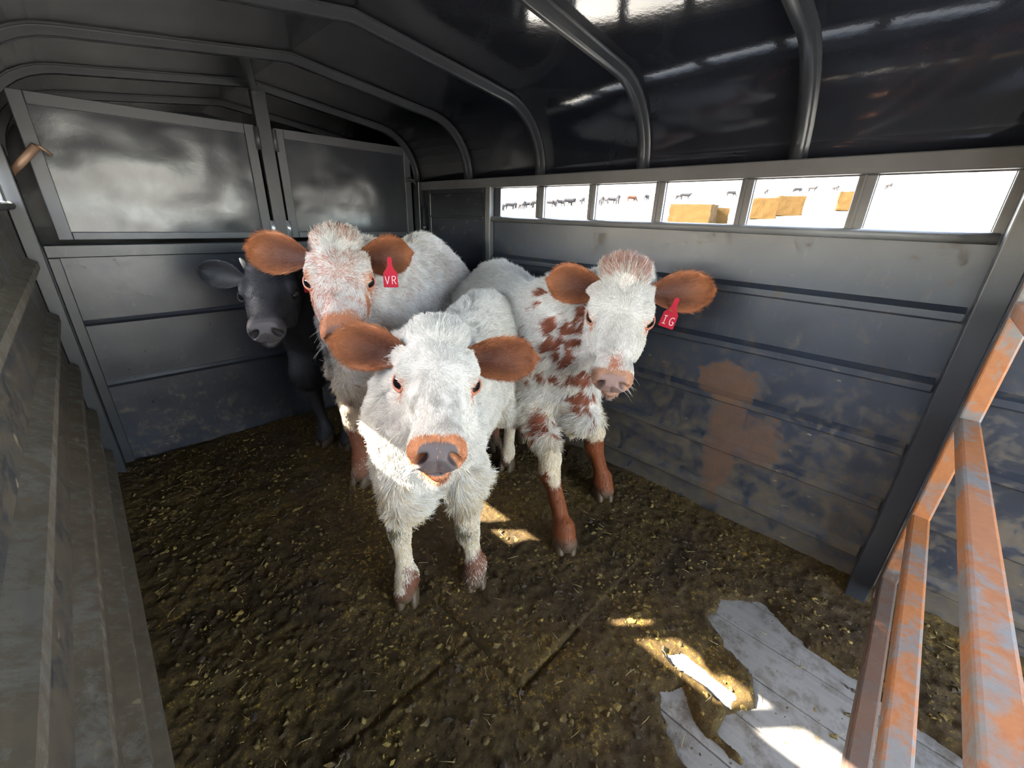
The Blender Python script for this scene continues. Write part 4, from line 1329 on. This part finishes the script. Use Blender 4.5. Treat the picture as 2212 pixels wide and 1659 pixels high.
M['cow_far'] = simple('dark cattle hide', (0.009, 0.008, 0.008), 0.8, 0.2, 0, 0.2, 3)
M['cow_far_red'] = simple('red cattle hide', (0.034, 0.013, 0.006), 0.8, 0.2, 0, 0.2, 3)
def far_cow_mesh(seed, graze):
    F_ = Field((-1.5, -0.5, -0.05), (1.5, 0.5, 1.75), 0.035)
    F_.cap((-0.75, 0, 1.02), (0.65, 0, 1.0), 0.33, 0.36, 0.1)
    F_.cap((0.55, 0, 1.12), (1.05, 0, 0.55 if graze else 1.25), 0.20, 0.13, 0.12)
    F_.cap((1.05, 0, 0.52 if graze else 1.28), (1.28, 0, 0.15 if graze else 1.08), 0.13, 0.07, 0.05)
    for sx, sy in ((-0.8, 0.17), (-0.72, -0.17), (0.5, 0.16), (0.62, -0.16)):
        F_.cap((sx, sy, 0.85), (sx, sy, 0.02), 0.13, 0.055, 0.06)
    F_.cap((-1.05, 0, 1.15), (-1.12, 0, 0.5), 0.045, 0.04, 0.03)
    v, f = F_.mesh()
    return v, f
cow_me = []
for g in (True, False):
    v, f = far_cow_mesh(0, g)
    me = bpy.data.meshes.new('distant_cow'); me.from_pydata(v.tolist(), [], f.tolist()); me.polygons.foreach_set('use_smooth', [True] * len(f))
    me.materials.append(M['cow_far']); cow_me.append(me)
red = cow_me[0].copy(); red.materials.clear(); red.materials.append(M['cow_far_red'])
spots = [(1086, 452, 98, 0), (1100, 450, 96, 0), (1108, 449, 99, 1), (1114, 450, 97, 0), (1126, 448, 98, 0), (1134, 446, 96, 1), (1143, 447, 97, 0), (1150, 446, 99, 0), (1157, 445, 98, 0),
         (1186, 444, 92, 0), (1200, 443, 96, 0), (1208, 442, 98, 0), (1228, 441, 86, 1), (1235, 441, 90, 0), (1256, 438, 110, 1),
         (1298, 440, 118, 0), (1310, 436, 100, 0), (1320, 435, 98, 0), (1333, 438, 120, 0), (1364, 433, 108, 2), (1396, 430, 104, 0), (1465, 428, 98, 0), (1480, 427, 100, 1),
         (1578, 421, 130, 0), (1653, 417, 98, 0), (1720, 414, 120, 0), (1753, 412, 86, 1), (1803, 410, 96, 0), (1917, 405, 92, 0)]
placed = []
for k, (px, py, D, ty) in enumerate(spots):
    # walk along the line of sight until it meets the hillside
    r = at(px, py + 5, 1.0) - CAM; best = None
    for dd_ in np.linspace(40, 260, 500):
        p = CAM + r * dd_
        if p[2] < gzz(p[0], p[1]): best = p; break
    if best is None: best = CAM + r * D
    sc_ = float(np.linalg.norm(best - CAM)) / 135.0
    for tr in range(12):                       # keep the animals of the herd apart
        if all(math.hypot(best[0] - q[0], best[1] - q[1]) > 3.1 for q in placed): break
        best = best + np.array([r[0], r[1], 0]) / math.hypot(r[0], r[1]) * (1.6 if tr % 2 else -1.0) * (tr + 1)
    placed.append(best)
    me = (cow_me[0], cow_me[1], red)[ty]
    o = bpy.data.objects.new('distant_cow', me); COL.objects.link(o)
    o.location = (best[0], best[1], gzz(best[0], best[1]))
    sc_ = np.linalg.norm(best - CAM) / 135.0
    o.rotation_euler.z = random.choice([0.9, -2.2, 0.5, 2.4, -0.9]) + random.uniform(-0.4, 0.4)
    tag(o, 'red cow grazing far off on the pale hillside' if ty == 2 else 'dark cow standing far off on the pale hillside', 'cow', 'cattle far off on the hillside')
